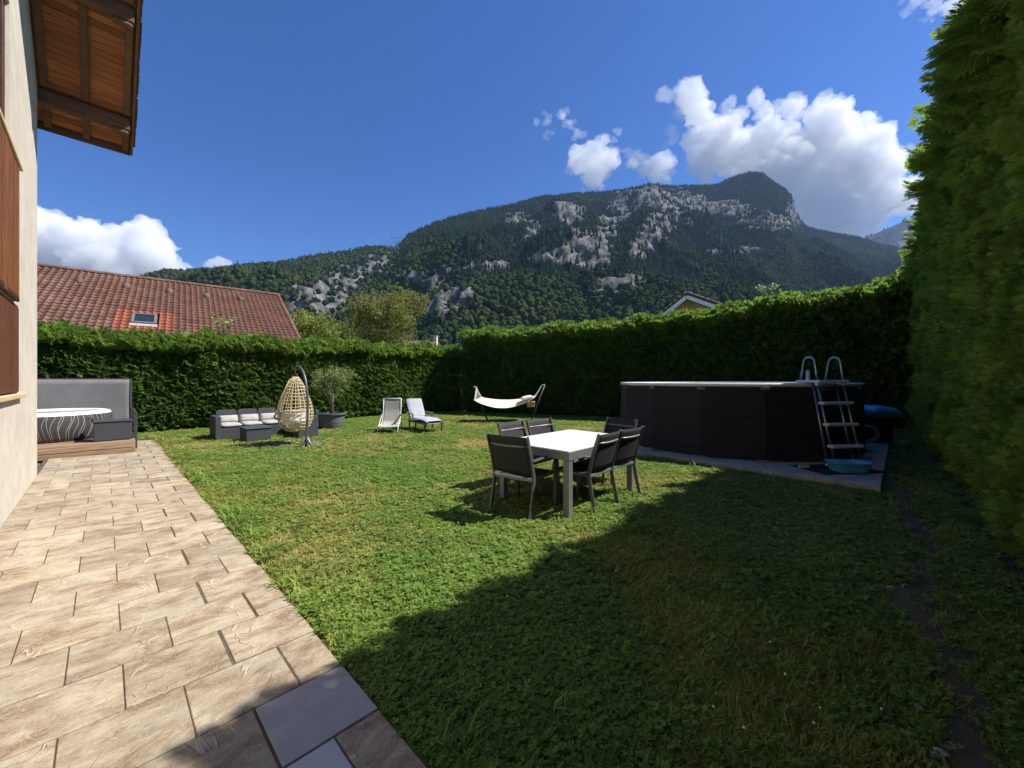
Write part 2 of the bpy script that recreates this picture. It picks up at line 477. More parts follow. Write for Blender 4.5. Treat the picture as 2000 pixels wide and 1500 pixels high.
# ------------------------------------------------------------------ hedge sprays
def spray(name, mat, n_side=9, sub=4, seed=1, wid=.085):
    r = random.Random(seed)
    V, Q = [], []
    def blade(p, d, L, w, nrm):
        s = d.cross(nrm).normalized() * w / 2
        k = len(V)
        V.extend([tuple(p - s * .5), tuple(p + d * L * .45 - s), tuple(p + d * L), tuple(p + d * L * .45 + s)])
        Q.append((k, k + 1, k + 2, k + 3))
    X = Vector((1, 0, 0))
    for i in range(n_side):
        for sd in (-1, 1):
            f = .06 + .84 * (i + .5 * (sd > 0) + r.random() * .4) / n_side
            p = Vector((f, 0, -.16 * f * f + r.uniform(-.02, .02)))
            L = (.50 * (1 - f) ** .7 + .12) * r.uniform(.75, 1.15)
            ang = math.radians(r.uniform(32, 58))
            d = Vector((math.cos(ang), sd * math.sin(ang), r.uniform(-.28, .18))).normalized()
            nrm = Vector((r.uniform(-.5, .5), r.uniform(-.5, .5), 1)).normalized()
            blade(p, d, L, wid * .6, nrm)
            for j in range(sub):
                g = .25 + .65 * j / sub
                for s2 in (-1, 1):
                    a2 = ang + s2 * math.radians(r.uniform(28, 50)) * sd
                    d2 = Vector((math.cos(a2), sd * math.sin(a2), r.uniform(-.3, .2))).normalized()
                    blade(p + d * L * g, d2, L * .48 * (1.1 - g) + .05, wid * .62, nrm)
    blade(Vector((.0, 0, 0)), Vector((1, 0, -.12)).normalized(), 1.05, wid * .5, Vector((0, 0, 1)))
    return proto(name, np.array(V), np.array(Q), mat)
SP = {}
for key in ('thuja', 'thuja_tip', 'thuja_warm', 'thuja_dry'):
    SP[key] = [spray('spray_' + key, M[key], 11 if key == 'thuja_warm' else 8, 5 if key == 'thuja_warm' else 3, 3 + k, .045 if key == 'thuja_warm' else .085) for k in range(3)]

def hedge(name, A, B, hA, hB, thick, label, n_face, n_top, mats, size=(.16, .30), z0=.15, ends=(), lean=.0, tip_amt=1.0, wave=.04, density_near=None, droop=.35, ext=None, top_rise=(.1, .5), dip=0.0, dome=.42):
    """A to B: foot of the visible face; the hedge body lies behind it (left of A to B)"""
    A, B = Vector((A[0], A[1], 0)), Vector((B[0], B[1], 0))
    L = (B - A).length; d = (B - A) / L
    n = Vector((d.y, -d.x, 0))           # face normal, towards the garden
    root = empty(name, (A + B) / 2, 0, label, 'hedge')
    org = Vector(root.location)
    H = lambda u: hA + (hB - hA) * u / L - dip * math.sin(math.pi * min(1, max(0, u / L))) + .06 * math.sin(u * 1.7) + .05 * math.sin(u * 4.1 + 1)
    def surf(u, z):
        k = .05 * math.sin(u * 2.3 + z * 1.1) + .04 * math.sin(u * 5.1 - z * 2.7) + wave * noise.noise(Vector((u * .9, z * .9, 3)))
        return k - lean * z
    mb = MB()
    nu, nz = max(8, int(L * 3)), 10
    inset = .16
    def core(a, b):
        u = a * L; 
        if b < .7:
            z = b / .7 * (H(u) - .12)
            return A + d * u + n * (surf(u, z) - inset - (.25 if z < .3 else 0)) + Vector((0, 0, z)) - org
        q = (b - .7) / .3
        return A + d * u - n * (inset + lean * H(u) + q * (thick - 2 * inset)) + Vector((0, 0, (H(u) - .12) * (1 if q < .7 else (1 - q) / .3))) - org
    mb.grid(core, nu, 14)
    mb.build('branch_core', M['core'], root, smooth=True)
    P, D, sc_, ix = [], [], [], []
    names = list(mats)
    protos = [p for k in names for p in SP[k]]
    def put(p, dv, s, key):
        P.append(p - org); D.append(dv.normalized()); sc_.append(s)
        ix.append(names.index(key) * 3 + random.randrange(3))
    main, tip = names[0], names[1]
    cnt = 0
    while cnt < n_face:
        u = random.random() * L
        if density_near is not None and random.random() > density_near(u / L): continue
        h = H(u); z = z0 + (h - z0) * random.random()
        if z < .45 and random.random() < .5: continue
        cnt += 1
        dv = n * random.uniform(.7, 1.1) + Vector((0, 0, random.uniform(-droop, .55))) + d * random.uniform(-.7, .7)
        p = A + d * u + n * (surf(u, z) - random.uniform(.08, .24)) + Vector((0, 0, z))
        key = main
        if random.random() < tip_amt * max(0, 1 - (h - z) / .75) ** .7: key = tip
        elif random.random() < (.12 if main == 'thuja' else .30): key = tip
        sz = random.uniform(*size)
        if density_near is not None: sz *= 1.2 - .5 * (u / L)
        put(p, dv, sz, key)
    for _ in range(n_top):
        u = random.random() * L; q = random.random() ** 1.3
        h = H(u)
        up = random.uniform(*top_rise) * (1 + .6 * noise.noise(Vector((u * 1.3, q * 2, 9))))
        dv = Vector((0, 0, 1)) * random.uniform(.35, 1.0) + n * random.uniform(-.3, 1.0) + d * random.uniform(-.7, .7)
        p = A + d * u - n * (q * thick + lean * h - .08) + Vector((0, 0, h - .30 + dome * math.sin(math.pi * min(1, .12 + q * .9)) + up * .14))
        put(p, dv, random.uniform(size[0], size[1]) * (1.15 + up * .8), tip if random.random() < .93 else main)
    if ext: ext(put, A, d, n, H, L)
    R = dirs_to_euler(D, [random.uniform(-1.5, 1.5) for _ in D])
    fo = gn_scatter('foliage', [tuple(p) for p in P], R, np.array(sc_), protos, np.array(ix), root)
    fo["kind"] = "stuff"
    return root

# ------------------------------------------------------------------ the ground
M['ground'] = material('valley_meadow', (.07, .11, .025), (.10, .13, .035), .05, .95, coord='POS')
mb = MB(); mb.lathe([(0.01, 0), (40, 0), (400, 0), (5000, 0)], 48)
o = mb.build('ground', M['ground'], loc=(0, 0, -.06)); tag(o, kind='structure')
def lawn_mat(name, bare):
    m = material(name, (.12, .16, .035), (.18, .19, .055), 1.1, .95, .8, 60, coord='POS', c3=(.24, .175, .075), s3=.75, lo3=.56, hi3=.74, spec=.1, lo=.4, hi=.62, dry_t=(1.2, 3.0))
    return m
M['lawn'] = lawn_mat('lawn_thatch', False)
# worn earth along the foot of the right-hand hedge
t_ = M['lawn'].node_tree; N_ = t_.nodes
g_ = N_.new("ShaderNodeNewGeometry")
dt = N_.new("ShaderNodeVectorMath"); dt.operation = 'DOT_PRODUCT'; dt.inputs[1].default_value = (-SU, CU, 0)
lnk(t_, g_.outputs["Position"], dt.inputs[0])
nz_ = N_.new("ShaderNodeTexNoise"); nz_.inputs["Scale"].default_value = 1.6; nz_.inputs["Detail"].default_value = 5
lnk(t_, g_.outputs["Position"], nz_.inputs["Vector"])
ad = N_.new("ShaderNodeMath"); ad.operation = 'MULTIPLY_ADD'; ad.inputs[1].default_value = .55
lnk(t_, nz_.outputs[0], ad.inputs[0]); lnk(t_, dt.outputs["Value"], ad.inputs[2])
mr_ = N_.new("ShaderNodeMapRange"); mr_.inputs[1].default_value = .42; mr_.inputs[2].default_value = .02
lnk(t_, ad.outputs[0], mr_.inputs[0])
mx_ = N_.new("ShaderNodeMix"); mx_.data_type = 'RGBA'; mx_.inputs[7].default_value = (.11, .082, .058, 1)
lnk(t_, mr_.outputs[0], mx_.inputs[0])
bs_ = N_["Principled BSDF"]; old = bs_.inputs["Base Color"].links[0].from_socket
lnk(t_, old, mx_.inputs[6]); lnk(t_, mx_.outputs[2], bs_.inputs["Base Color"])
mb = MB()
mb.grid(lambda a, b: W(-4 + 26 * a, -4 + 22 * b, .012 * noise.noise(Vector((a * 30, b * 26, 0)))), 60, 50)
lawn = mb.build('lawn', M['lawn'], smooth=True); tag(lawn, kind='structure')

# ------------------------------------------------------------------ terrace
TW, EDGE, WALL = .392, .846, -.69
pz = lambda s: .028 + .025 * (EDGE - s)
patio = empty('patio', (0, 0, 0), PHI); tag(patio, kind='structure')
mb = MB()
vs = [(WALL - .05, .2, pz(WALL) - .006), (EDGE - .012, .2, pz(EDGE) - .006), (EDGE - .012, 12.93, pz(EDGE) - .006), (WALL - .05, 12.93, pz(WALL) - .006)]
vs += [(x, y, -.05) for x, y, z in vs]
mb.add(vs, [(0, 1, 2, 3), (0, 4, 5, 1), (1, 5, 6, 2), (2, 6, 7, 3)])
mb.build('grout_bed', M['grout'], patio)
tmesh = {}
def tile_mesh(wd, key, mat):
    k = (round(wd, 3), key)
    if k not in tmesh:
        q = MB(); q.box((0, 0, 0), (wd - .005, TW - .010, .022))
        me = q.mesh('tile', mat)
        bm = bmesh.new(); bm.from_mesh(me)
        bmesh.ops.bevel(bm, geom=[e for e in bm.edges if all(v.co.z > 0 for v in e.verts)], offset=.003, segments=1, affect='EDGES')
        bm.to_mesh(me); bm.free()
        tmesh[k] = me
    return tmesh[k]
tilt = math.atan(-.025)
for k in range(-5, 27):
    t0 = 2.42 + TW * k
    off = .066 if k % 2 == 0 else .262
    cuts = [EDGE] + [j for j in (off + TW * i for i in range(2, -4, -1)) if WALL + .03 < j < EDGE - .03] + [WALL]
    for a, b in zip(cuts[1:], cuts[:-1]):
        wd, cx = b - a, (a + b) / 2
        mt, key = M['tile'], 'n'
        if k == -2 and b == EDGE: mt, key = M['tile_grey'], 'g'
        if k == -3 and abs(b - .654) < .02: mt, key = M['tile_pale'], 'p'
        o = link('tile', tile_mesh(wd, key, mt), None, patio)
        over = .012 * random.random() if b == EDGE else 0
        o.location = (cx + over, t0 + TW / 2 + random.uniform(-.0015, .0015), pz(cx) - .011 + random.uniform(-.0015, .0015))
        o.rotation_euler = (random.uniform(-.003, .003), -tilt, random.uniform(-.003, .003))

# ------------------------------------------------------------------ the chalet at the left
house = empty('chalet_house', (0, 0, 0), PHI, 'cream rendered chalet with brown wooden soffit and window beside the terrace', 'house')
TE, TR, SL = 9.75, 4.4, .66
zr = lambda t: 5.62 + SL * (TE - t) if t >= TR else 5.62 + SL * (TE - TR) - SL * (TR - t)
def wallpoly(mb, pts, s0=WALL - .3, s1=WALL):
    mb.prism([(t, z) for t, z in pts], s0, s1, Matrix(((0, 0, 1, 0), (1, 0, 0, 0), (0, 1, 0, 0), (0, 0, 0, 1))))
mb = MB()
TB = -1.0
wallpoly(mb, [(7.34, -.1), (9.2, -.1), (9.2, zr(9.2)), (7.34, zr(7.34))])
wallpoly(mb, [(TB, -.1), (7.34, -.1), (7.34, 1.30), (TB, 1.30)])
wallpoly(mb, [(TB, 2.36), (7.34, 2.36), (7.34, 3.88), (TB, 3.88)])
wallpoly(mb, [(6.72, 3.88), (7.34, 3.88), (7.34, zr(7.34)), (6.72, zr(6.72))])
wallpoly(mb, [(TB, 5.5), (6.72, 5.5), (6.72, zr(6.72)), (TR, zr(TR)), (TB, zr(TB))])
wallpoly(mb, [(TB, 3.88), (5.2, 3.88), (5.2, 5.5), (TB, 5.5)])
wallpoly(mb, [(TB, 1.30), (5.4, 1.30), (5.4, 2.36), (TB, 2.36)])
mb.box((-4.6, 9.05, 3.0), (7.2, .3, 6.2))
mb.box((-4.6, TB + .15, 3.0), (7.2, .3, 6.2))
mb.box((-8.1, 4.1, 3.0), (.3, 9.8, 6.2))
mb.build('wall', M['render'], house)
# lower window, closed by boarded shutters
M['wood_shutter'] = material('red_brown_shutter_wood', (.15, .055, .028), (.09, .034, .018), 4, .55, .25, 14, stretch=(9, 9, 1), randoff=True, vary=.15)
win = MB().box((WALL - .15, 6.37, 1.83), (.02, 1.94, 1.06)).build('window', M['glass'], house)
for a, b in (((WALL - .11, 7.28, 1.83), (.10, .12, 1.06)), ((WALL - .11, 6.37, 1.83), (.10, .09, .98)), ((WALL - .11, 5.46, 1.83), (.10, .12, 1.06)), ((WALL - .11, 6.37, 1.345), (.10, 1.7, .09)), ((WALL - .11, 6.37, 2.315), (.10, 1.7, .09))):
    MB().box(a, b).build('frame', M['wood_frame'], win, bevel=.006)
for i in range(14):
    MB().box((WALL - .012, 7.335 - .07 - .138 * i, 1.85), (.034, .134, .98)).build('shutter_board', M['wood_shutter'], win, bevel=.005)
MB().box((WALL - .03, 6.35, 1.318), (.16, 2.18, .05)).build('sill', M['wood_sill'], win, bevel=.008)
# upper window
win = MB().box((WALL - .15, 5.96, 4.7), (.02, 1.5, 1.56)).build('window', M['glass'], house)
for a, b in (((WALL - .09, 6.66, 4.7), (.12, .12, 1.58)), ((WALL - .09, 5.96, 4.7), (.10, .09, 1.4)), ((WALL - .09, 5.26, 4.7), (.12, .12, 1.58))):
    MB().box(a, b).build('frame', M['wood_frame'], win, bevel=.006)
MB().box((WALL - .03, 6.1, 3.905), (.17, 2.05, .05)).build('sill', M['wood_sill'], win, bevel=.008)
# slatted panel between the windows
for i in range(24):
    t0 = 7.0 - .088 * i
    MB().box((WALL + .022 + random.uniform(0, .008), t0 - .04, 3.12), (.028, .078, 1.5)).build('slat', M['wood_slat'], house, bevel=.006)
MB().box((WALL + .016, 5.95, 2.40), (.05, 2.1, .05)).build('panel_rail', M['wood_frame'], house, bevel=.006)
# roof: boards, rafters, purlins, edge boards
OV = .33
ca = math.atan(SL)
sd = Vector((0, -math.cos(ca), math.sin(ca)))
nb = 0
tt = TE - .02
while tt > 6.8:
    t1 = tt - .098 * math.cos(ca)
    mid = (tt + t1) / 2
    q = MB(); q.box((0, 0, 0), (OV - WALL + .1, .094, .022))
    o = q.build('soffit_board', M['wood_soffit'], house, bevel=.003, seg=1, loc=((OV + WALL) / 2 - .05, mid, zr(mid) + .012), rot=(-ca, 0, 0))
    tt = t1
def slab(name, mat, t0, t1, s0, s1, dz, th, bev=0):
    q = MB(); mid = (t0 + t1) / 2
    q.box((0, 0, 0), (s1 - s0, abs(t1 - t0) / math.cos(ca), th))
    return q.build(name, mat, house, bevel=bev, loc=((s0 + s1) / 2, mid, zr(mid) + dz), rot=(-ca if mid > TR else ca, 0, 0))
slab('soffit_panel', M['wood_soffit'], 6.8, TR, WALL - .1, OV, .012, .022)
slab('soffit_panel', M['wood_soffit'], TR, -.95, WALL - .1, OV, .012, .022)
slab('roof_deck', M['wood_dark'], TE, TR, -9.2, OV + .02, .055, .05)
slab('roof_deck', M['wood_dark'], TR, -.95, -9.2, OV + .02, .055, .05)
slab('roof_covering', M['rooftile_brown'], TE + .02, TR, -9.2, OV - .14, .125, .07)
slab('roof_covering', M['rooftile_brown'], TR, -.97, -9.2, OV + .03, .125, .07)
for sx in (-.62, -.20, .265):
    for (ta, tb) in ((TE - .03, 9.34), (9.16, 7.94), (7.76, 6.2)):
        slab('rafter', M['wood_dark'], ta, tb, sx - .04, sx + .04, -.052, .10, .006)
for tp in (9.25, 7.85, 6.4):
    q = MB().box((0, 0, 0), (OV - WALL - .03, .13, .20))
    o = q.build('purlin', M['wood_dark'], house, bevel=.01, loc=((OV + WALL) / 2 - .01, tp, zr(tp) - .15))
    MB().box(((OV - WALL) / 2 - .13, 0, -.13), (.22, .125, .06), taper=.8).build('purlin_end', M['wood_dark'], o, bevel=.02)
slab('verge_board', M['wood_dark'], TE, 6.0, OV - .001, OV + .028, -.045, .19, .004)
MB().box(((OV + WALL) / 2 - .1, TE + .012, 5.60), (OV - WALL + .2, .03, .17)).build('fascia_board', M['wood_dark'], house, bevel=.004)
i = 0
tt = TE + .04
while tt > 6.0:
    q = MB().box((0, 0, 0), (.24, .34, .016))
    q.build('verge_tile', M['rooftile_brown'], house, bevel=.003, seg=1, loc=(OV - .055 + random.uniform(-.006, .006), tt - .12, zr(tt - .12) + .125), rot=(-ca + .075, 0, random.uniform(-.02, .02)))
    tt -= .165

# ------------------------------------------------------------------ deck, spa, screen
deck = empty('timber_deck', (0, 0, 0), PHI, 'low weathered timber deck at the end of the terrace carrying the spa', 'deck')
DZ = .25
for j, zc in enumerate((.085, .19)):
    MB().box((-1.33, 11.0 - .012 * (1 - j) , zc), (3.54, .05, .098)).build('fascia_plank', M['deck'], deck, bevel=.012)
for j, zc in enumerate((.085, .19)):
    MB().box((.425, 12.5, zc), (.04, 2.92, .098)).build('side_plank', M['deck'], deck, bevel=.01)
for i in range(20):
    MB().box((-1.33, 11.055 + .145 * i, DZ), (3.56, .138, .026)).build('deck_board', M['deck'], deck, bevel=.004)
# spa
def spa_mat():
    m = bpy.data.materials.new('black_vinyl_with_wavy_lines'); m.use_nodes = True
    t = m.node_tree; N = t.nodes; b = N["Principled BSDF"]; b.inputs["Roughness"].default_value = .5
    tc = N.new("ShaderNodeTexCoord"); sp = N.new("ShaderNodeSeparateXYZ"); lnk(t, tc.outputs["Object"], sp.inputs[0])
    at = N.new("ShaderNodeMath"); at.operation = 'ARCTAN2'; lnk(t, sp.outputs[1], at.inputs[0]); lnk(t, sp.outputs[0], at.inputs[1])
    res = None
    for fr, amp, ph, cnt, wdt in ((9.0, .040, 0.0, 61, .026), (7.0, .046, 2.3, 43, .020)):
        def mth(op, a, bb, c=None):
            x = N.new("ShaderNodeMath"); x.operation = op
            for i, v in enumerate((a, bb, c)):
                if v is None: continue
                if isinstance(v, (int, float)): x.inputs[i].default_value = v
                else: lnk(t, v, x.inputs[i])
            return x.outputs[0]
        sn = mth('SINE', mth('MULTIPLY_ADD', sp.outputs[2], fr, mth('MULTIPLY', at.outputs[0], 5.0)), None)
        u = mth('MULTIPLY_ADD', sn, amp, at.outputs[0])
        fr_ = mth('FRACT', mth('MULTIPLY_ADD', u, cnt / 6.2832, ph), None)
        ln = mth('LESS_THAN', mth('ABSOLUTE', mth('SUBTRACT', fr_, .5), None), wdt)
        res = ln if res is None else mth('MAXIMUM', res, ln)
    mx = N.new("ShaderNodeMix"); mx.data_type = 'RGBA'; lnk(t, res, mx.inputs[0])
    mx.inputs[6].default_value = (.045, .044, .046, 1); mx.inputs[7].default_value = (.40, .365, .29, 1)
    lnk(t, mx.outputs[2], b.inputs["Base Color"])
    return m
spc = W(-.86, 12.70, DZ + .014)
spa = empty('inflatable_spa', spc, PHI, 'round black inflatable spa with wavy cream lines and white rim on the deck', 'hot tub')
MB().lathe([(.80, 0), (.95, .01), (1.0, .08), (1.015, .28), (1.0, .46), (.985, .52)], 72).build('spa_wall', spa_mat(), spa, smooth=True)
MB().lathe([(.985, .52), (.96, .565), (.88, .585), (.80, .575), (.78, .54), (.78, .3)], 72).build('rim', M['spa_white'], spa, smooth=True)
MB().lathe([(.785, .535), (.4, .55), (.01, .553)], 48).build('cover', M['hose'], spa, smooth=True)
bx = empty('spa_pump_box', W(.13, 11.52, DZ + .014), PHI, 'small dark rattan look box beside the spa on the deck', 'box')
MB().box((0, 0, .195), (.54, .40, .37)).build('body', M['rattan'], bx, bevel=.012)
MB().box((0, 0, .395), (.57, .43, .03)).build('lid', M['rattan'], bx, bevel=.01)
tapm = MB(); tapm.tube([(-.29, -.05, .40), (-.29, -.05, .46), (-.34, -.09, .47)], .018); tapm.box((-.29, -.05, .44), (.05, .05, .05))
tapm.build('valve', M['dark_metal'], bx)
scr = empty('wind_screen', (0, 0, 0), PHI, 'grey cloth wind screen on posts behind the spa', 'screen')
MB().grid(lambda a, b: (-3.1 + 3.56 * a, 13.93 + .02 * math.sin(a * 9) * math.sin(b * 3.1), .30 + 1.21 * b), 40, 10).build('cloth', M['screen'], scr, smooth=True, solid=.004)
for s0 in (.48, -1.3, -3.1):
    MB().box((s0, 13.95, .84), (.05, .05, 1.38)).build('post', M['dark_metal'], scr, bevel=.005)
MB().box((-1.3, 13.95, 1.525), (3.56, .03, .03)).build('top_rail', M['dark_metal'], scr)
rl = empty('side_railing', (0, 0, 0), PHI, 'low dark slatted railing along the open side of the deck', 'railing')
for t0 in (11.55, 12.6, 13.65):
    MB().box((.475, t0, .40), (.045, .045, .84)).build('post', M['dark_metal'], rl, bevel=.004)
for z0 in (.36, .50, .64, .78):
    MB().box((.475, 12.6, z0), (.022, 2.06, .075)).build('slat', M['dark_metal'], rl, bevel=.004)
# ------------------------------------------------------------------ hedges
def v2(p): return (p.x, p.y)
hedge('clipped_hedge', v2(W(-5.5, 14.95)), v2(W(12.9, 14.72)), 2.30, 2.68, 1.1,
      'sunlit clipped conifer hedge behind the spa and the sofa', 30000, 9500, ('thuja', 'thuja_tip'), size=(.13, .25), top_rise=(.1, .7))
def brown(put, A, d, n, H, L):
    for _ in range(60):
        u = L * random.uniform(.935, .985)
        put(A + d * u + n * random.uniform(-.05, .15) + Vector((0, 0, H(u) - random.uniform(.25, .8))), n + d * random.uniform(-.5, .5) + Vector((0, 0, .3)), random.uniform(.2, .4), 'thuja_dry')
hedge('clipped_hedge', (-2.3, 17.9), (12.9, 11.3), 3.28, 4.30, 1.3,
      'tall shaded conifer hedge with a bright sunlit top behind the pool', 25000, 11000, ('thuja', 'thuja_tip', 'thuja_dry'), size=(.15, .27), dip=.34, ext=brown, top_rise=(.1, .8))
def shoots(put, A, d, n, H, L):
    for k in range(36):
        u = L * random.uniform(.1, .97)
        z = random.uniform(2.2, 4.2) if k % 3 else H(u)
        p = A + d * u + n * random.uniform(-.05, .12) + Vector((0, 0, min(z, H(u))))
        dv = n * 1.0 + Vector((0, 0, random.uniform(-.1, .6))) + d * random.uniform(-.4, .4)
        put(p, dv, random.uniform(.26, .40), 'thuja_warm')
    for (x, y, Y) in ((1800, 300, 8.6), (1795, 345, 8.6), (1820, 395, 8.2), (1880, 165, 6.6), (1885, 120, 6.4), (1925, 25, 5.6), (1905, 60, 5.8), (1850, 240, 7.2)):
        for j in range(5):
            Y = 3.05 * F / (HZ - y)
            p = px(x + 50 + random.uniform(-8, 8), y + 12 + random.uniform(-10, 10), Y)
            put(p, n * 1.0 + Vector((-.5, 0, random.uniform(-.1, .35))) + d * random.uniform(-.2, .2), random.uniform(.30, .48), 'thuja_warm')
hedge('clipped_hedge', v2(W(16.6, -.92)), v2(W(.6, -.84)), 4.50, 4.52, 1.4,
      'very tall olive green conifer hedge with loose shoots beside the worn earth path', 26000, 4000, ('thuja_warm', 'thuja_tip'), size=(.20, .38), z0=.2, tip_amt=.35,
      density_near=lambda a: .28 + .72 * a ** 1.5, ext=shoots, wave=.16, droop=.2, top_rise=(.2, .9))

# ------------------------------------------------------------------ dining table and chairs
tb = empty('dining_table', W(4.15, 2.93), PHI, 'rectangular garden table with pale top and grey metal legs', 'table')
LX, LY, TH = 1.52, 1.06, .745
MB().box((0, 0, TH - .008), (LX, LY, .016)).build('tabletop', M['glass_top'], tb, bevel=.003)
for a, b in (((0, -LY / 2 + .02, TH - .062), (LX - .17, .035, .085)), ((0, LY / 2 - .02, TH - .062), (LX - .17, .035, .085)), ((-LX / 2 + .02, 0, TH - .062), (.035, LY - .17, .085)), ((LX / 2 - .02, 0, TH - .062), (.035, LY - .17, .085))):
    MB().box(a, b).build('apron_rail', M['grey_metal'], tb, bevel=.003)
for sx in (-1, 1):
    for sy in (-1, 1):
        q = MB(); q.box((sx * (LX / 2 - .045), sy * (LY / 2 - .045), .36), (.075, .075, .73))
        q.box((sx * (LX / 2 - .044), sy * (LY / 2 - .044), TH - .063), (.084, .084, .09))
        q.build('leg', M['grey_metal'], tb, bevel=.004)
M['chair_metal'] = material('mid_grey_chair_frame', (.115, .115, .12), (.095, .095, .10), 20, .4, .05, 200, metal=.3, spec=.5)
def make_chair():
    c = empty('garden_chair', (0, 0, 0), 0, 'x', 'chair', 'chairs around the garden table')
    W2 = .265
    prof = [(-.335, .0), (-.285, .20), (-.245, .40), (-.245, .46), (-.30, .68), (-.375, .905)]
    for s in (-1, 1):
        q = MB()
        for (a, b) in zip(prof[:-1], prof[1:]):
            q.bar((s * W2, a[0], a[1]), (s * W2, b[0], b[1]), .022, .042, up=(0, 1, 0))
        q.build('back_post', M['chair_metal'], c, bevel=.004)
        q = MB().bar((s * W2, .235, 0), (s * W2, .205, .42), .022, .036, up=(0, 1, 0))
        q.bar((s * W2, .205, .42), (s * W2, .20, .63), .022, .034, up=(0, 1, 0))
        q.build('leg', M['chair_metal'], c, bevel=.004)
        MB().bar((s * W2, -.275, .635), (s * W2, .225, .648), .046, .018).build('armrest', M['chair_metal'], c, bevel=.005)
        MB().bar((s * (W2 - .022), -.245, .425), (s * (W2 - .022), .225, .432), .022, .036).build('seat_rail', M['chair_metal'], c, bevel=.004)
    MB().bar((-W2, .215, .432), (W2, .215, .432), .022, .034).build('front_rail', M['chair_metal'], c, bevel=.004)
    MB().bar((-W2, -.245, .425), (W2, -.245, .425), .022, .034).build('rear_rail', M['grey_metal'], c, bevel=.004)
    q = MB(); q.tube([(-W2 + .012, -.335, .80), (-.15, -.365, .795), (0, -.375, .793), (.15, -.365, .795), (W2 - .012, -.335, .80)], .013, 8)
    q.build('back_stay', M['grey_metal'], c, smooth=True)
    def bk(a, b):
        z = .475 + .425 * b; x = (a - .5) * 2 * (W2 - .012)
        y = -.252 - (.123) * b - .025 * (1 - (2 * a - 1) ** 2)
        return (x, y, z)
    MB().grid(bk, 10, 8).build('backrest', M['textilene'], c, smooth=True, solid=.003)
    MB().grid(lambda a, b: ((a - .5) * 2 * (W2 - .035), -.235 + .445 * b, .438 - .02 * math.sin(math.pi * a) * math.sin(math.pi * b)), 10, 8).build('seat', M['textilene'], c, smooth=True, solid=.003)
    return c
ch0 = make_chair()
seats = [  # s, t of the seat centre, facing angle in the house frame (0 = +t, -90 = +s)
    (3.36, 2.98, -82, 'black mesh armchair at the short end of the garden table beside the lit lawn'),
    (3.98, 2.62, 2, 'black mesh armchair on the table side facing the tall hedge, at the terrace end'),
    (4.54, 2.62, -3, 'black mesh armchair on the table side facing the tall hedge, at the pool end'),
    (4.02, 3.46, 184, 'black mesh armchair on the sofa side of the garden table towards the spa'),
    (4.58, 3.44, 178, 'black mesh armchair on the sofa side of the garden table towards the hammock'),
    (5.17, 2.98, 82, 'black mesh armchair at the short end of the garden table towards the pool')]
for i, (s, t, a, lab) in enumerate(seats):
    c = ch0 if i == 0 else copy_tree(ch0)
    c.location = W(s, t); c.rotation_euler = (0, 0, PHI + math.radians(a)); c["label"] = lab

# ------------------------------------------------------------------ sofa, low table, pillows
def puff(name, d, mat, parent=None, k=.45, n=10, sag=.0):
    """a stuffed cushion: rounded, thinner at its seams"""
    q = MB()
    nx, ny = 12, 10
    def top(sgn):
        def f(a, b):
            x, y = 2 * a - 1, 2 * b - 1
            e = max(0, (1 - abs(x) ** 3.2)) ** .5 * max(0, (1 - abs(y) ** 3.2)) ** .5
            wr = .012 * noise.noise(Vector((x * 2.3 + 5, y * 2.7, sgn)))
            return (x * d[0] / 2 * (1 - .04 * y * y), y * d[1] / 2 * (1 - .04 * x * x), sgn * d[2] / 2 * e + wr * e)
        return f
    q.grid(top(1), nx, ny); q.grid(top(-1), nx, ny)
    me = q.mesh(name, mat, True)
    bm = bmesh.new(); bm.from_mesh(me)
    bmesh.ops.remove_doubles(bm, verts=bm.verts, dist=.002)
    bmesh.ops.recalc_face_normals(bm, faces=bm.faces)
    bm.to_mesh(me); bm.free()
    return link(name, me, None, parent)
so = empty('corner_sofa', W(1.87, 11.75), PHI, 'dark resin rattan corner sofa with light grey cushions in front of the hedge', 'sofa')
SW = .465
# local: x along the sofa (s), y towards the hedge (t), origin at the left front foot
MB().box((.06, .36, .30), (.12, .74, .60)).build('armrest', M['rattan'], so, bevel=.02)
MB().box((.12 + 1.5 * SW, .37, .16), (3 * SW, .66, .28)).build('seat_base', M['rattan'], so, bevel=.015)
for i in range(3):
    x0 = .12 + SW * (i + .5)
    q = MB(); r = .07; w2, z0, z1 = SW / 2 - .012, .28, .72
    poly = [(-w2, z0), (w2, z0)] + [(w2 - r + r * math.cos(a), z1 - r + r * math.sin(a)) for a in np.linspace(0, math.pi / 2, 6)] + [(-w2 + r + r * math.cos(a), z1 - r + r * math.sin(a)) for a in np.linspace(math.pi / 2, math.pi, 6)]
    q.prism(poly, -.035, .035, Matrix(((1, 0, 0, 0), (0, 0, -1, 0), (0, 1, 0, 0), (0, 0, 0, 1))))
    q.build('back_panel', M['rattan'], so, bevel=.01, loc=(x0, .70, 0), rot=(math.radians(-6), 0, 0))
    c = puff('seat_cushion', (SW - .01, .62, .12), M['cush_grey'], so); c.location = (x0, .33, .355)
xe = .12 + 3 * SW
MB().box((xe + .23, -.15, .16), (.46, 1.7, .28)).build('return_base', M['rattan'], so, bevel=.015)
MB().box((xe + .23, -1.06, .29), (.48, .12, .58)).build('armrest', M['rattan'], so, bevel=.02)
for i in range(3):
    y0 = .40 - SW * (i + .4)
    q = MB(); q.prism(poly, -.035, .035, Matrix(((0, 0, 1, 0), (1, 0, 0, 0), (0, 1, 0, 0), (0, 0, 0, 1))))
    q.build('back_panel', M['rattan'], so, bevel=.01, loc=(xe + .44, y0, 0), rot=(0, math.radians(6), 0))
    c = puff('seat_cushion', (.40, SW - .01, .12), M['cush_grey'], so); c.location = (xe + .20, y0 - .03, .355)
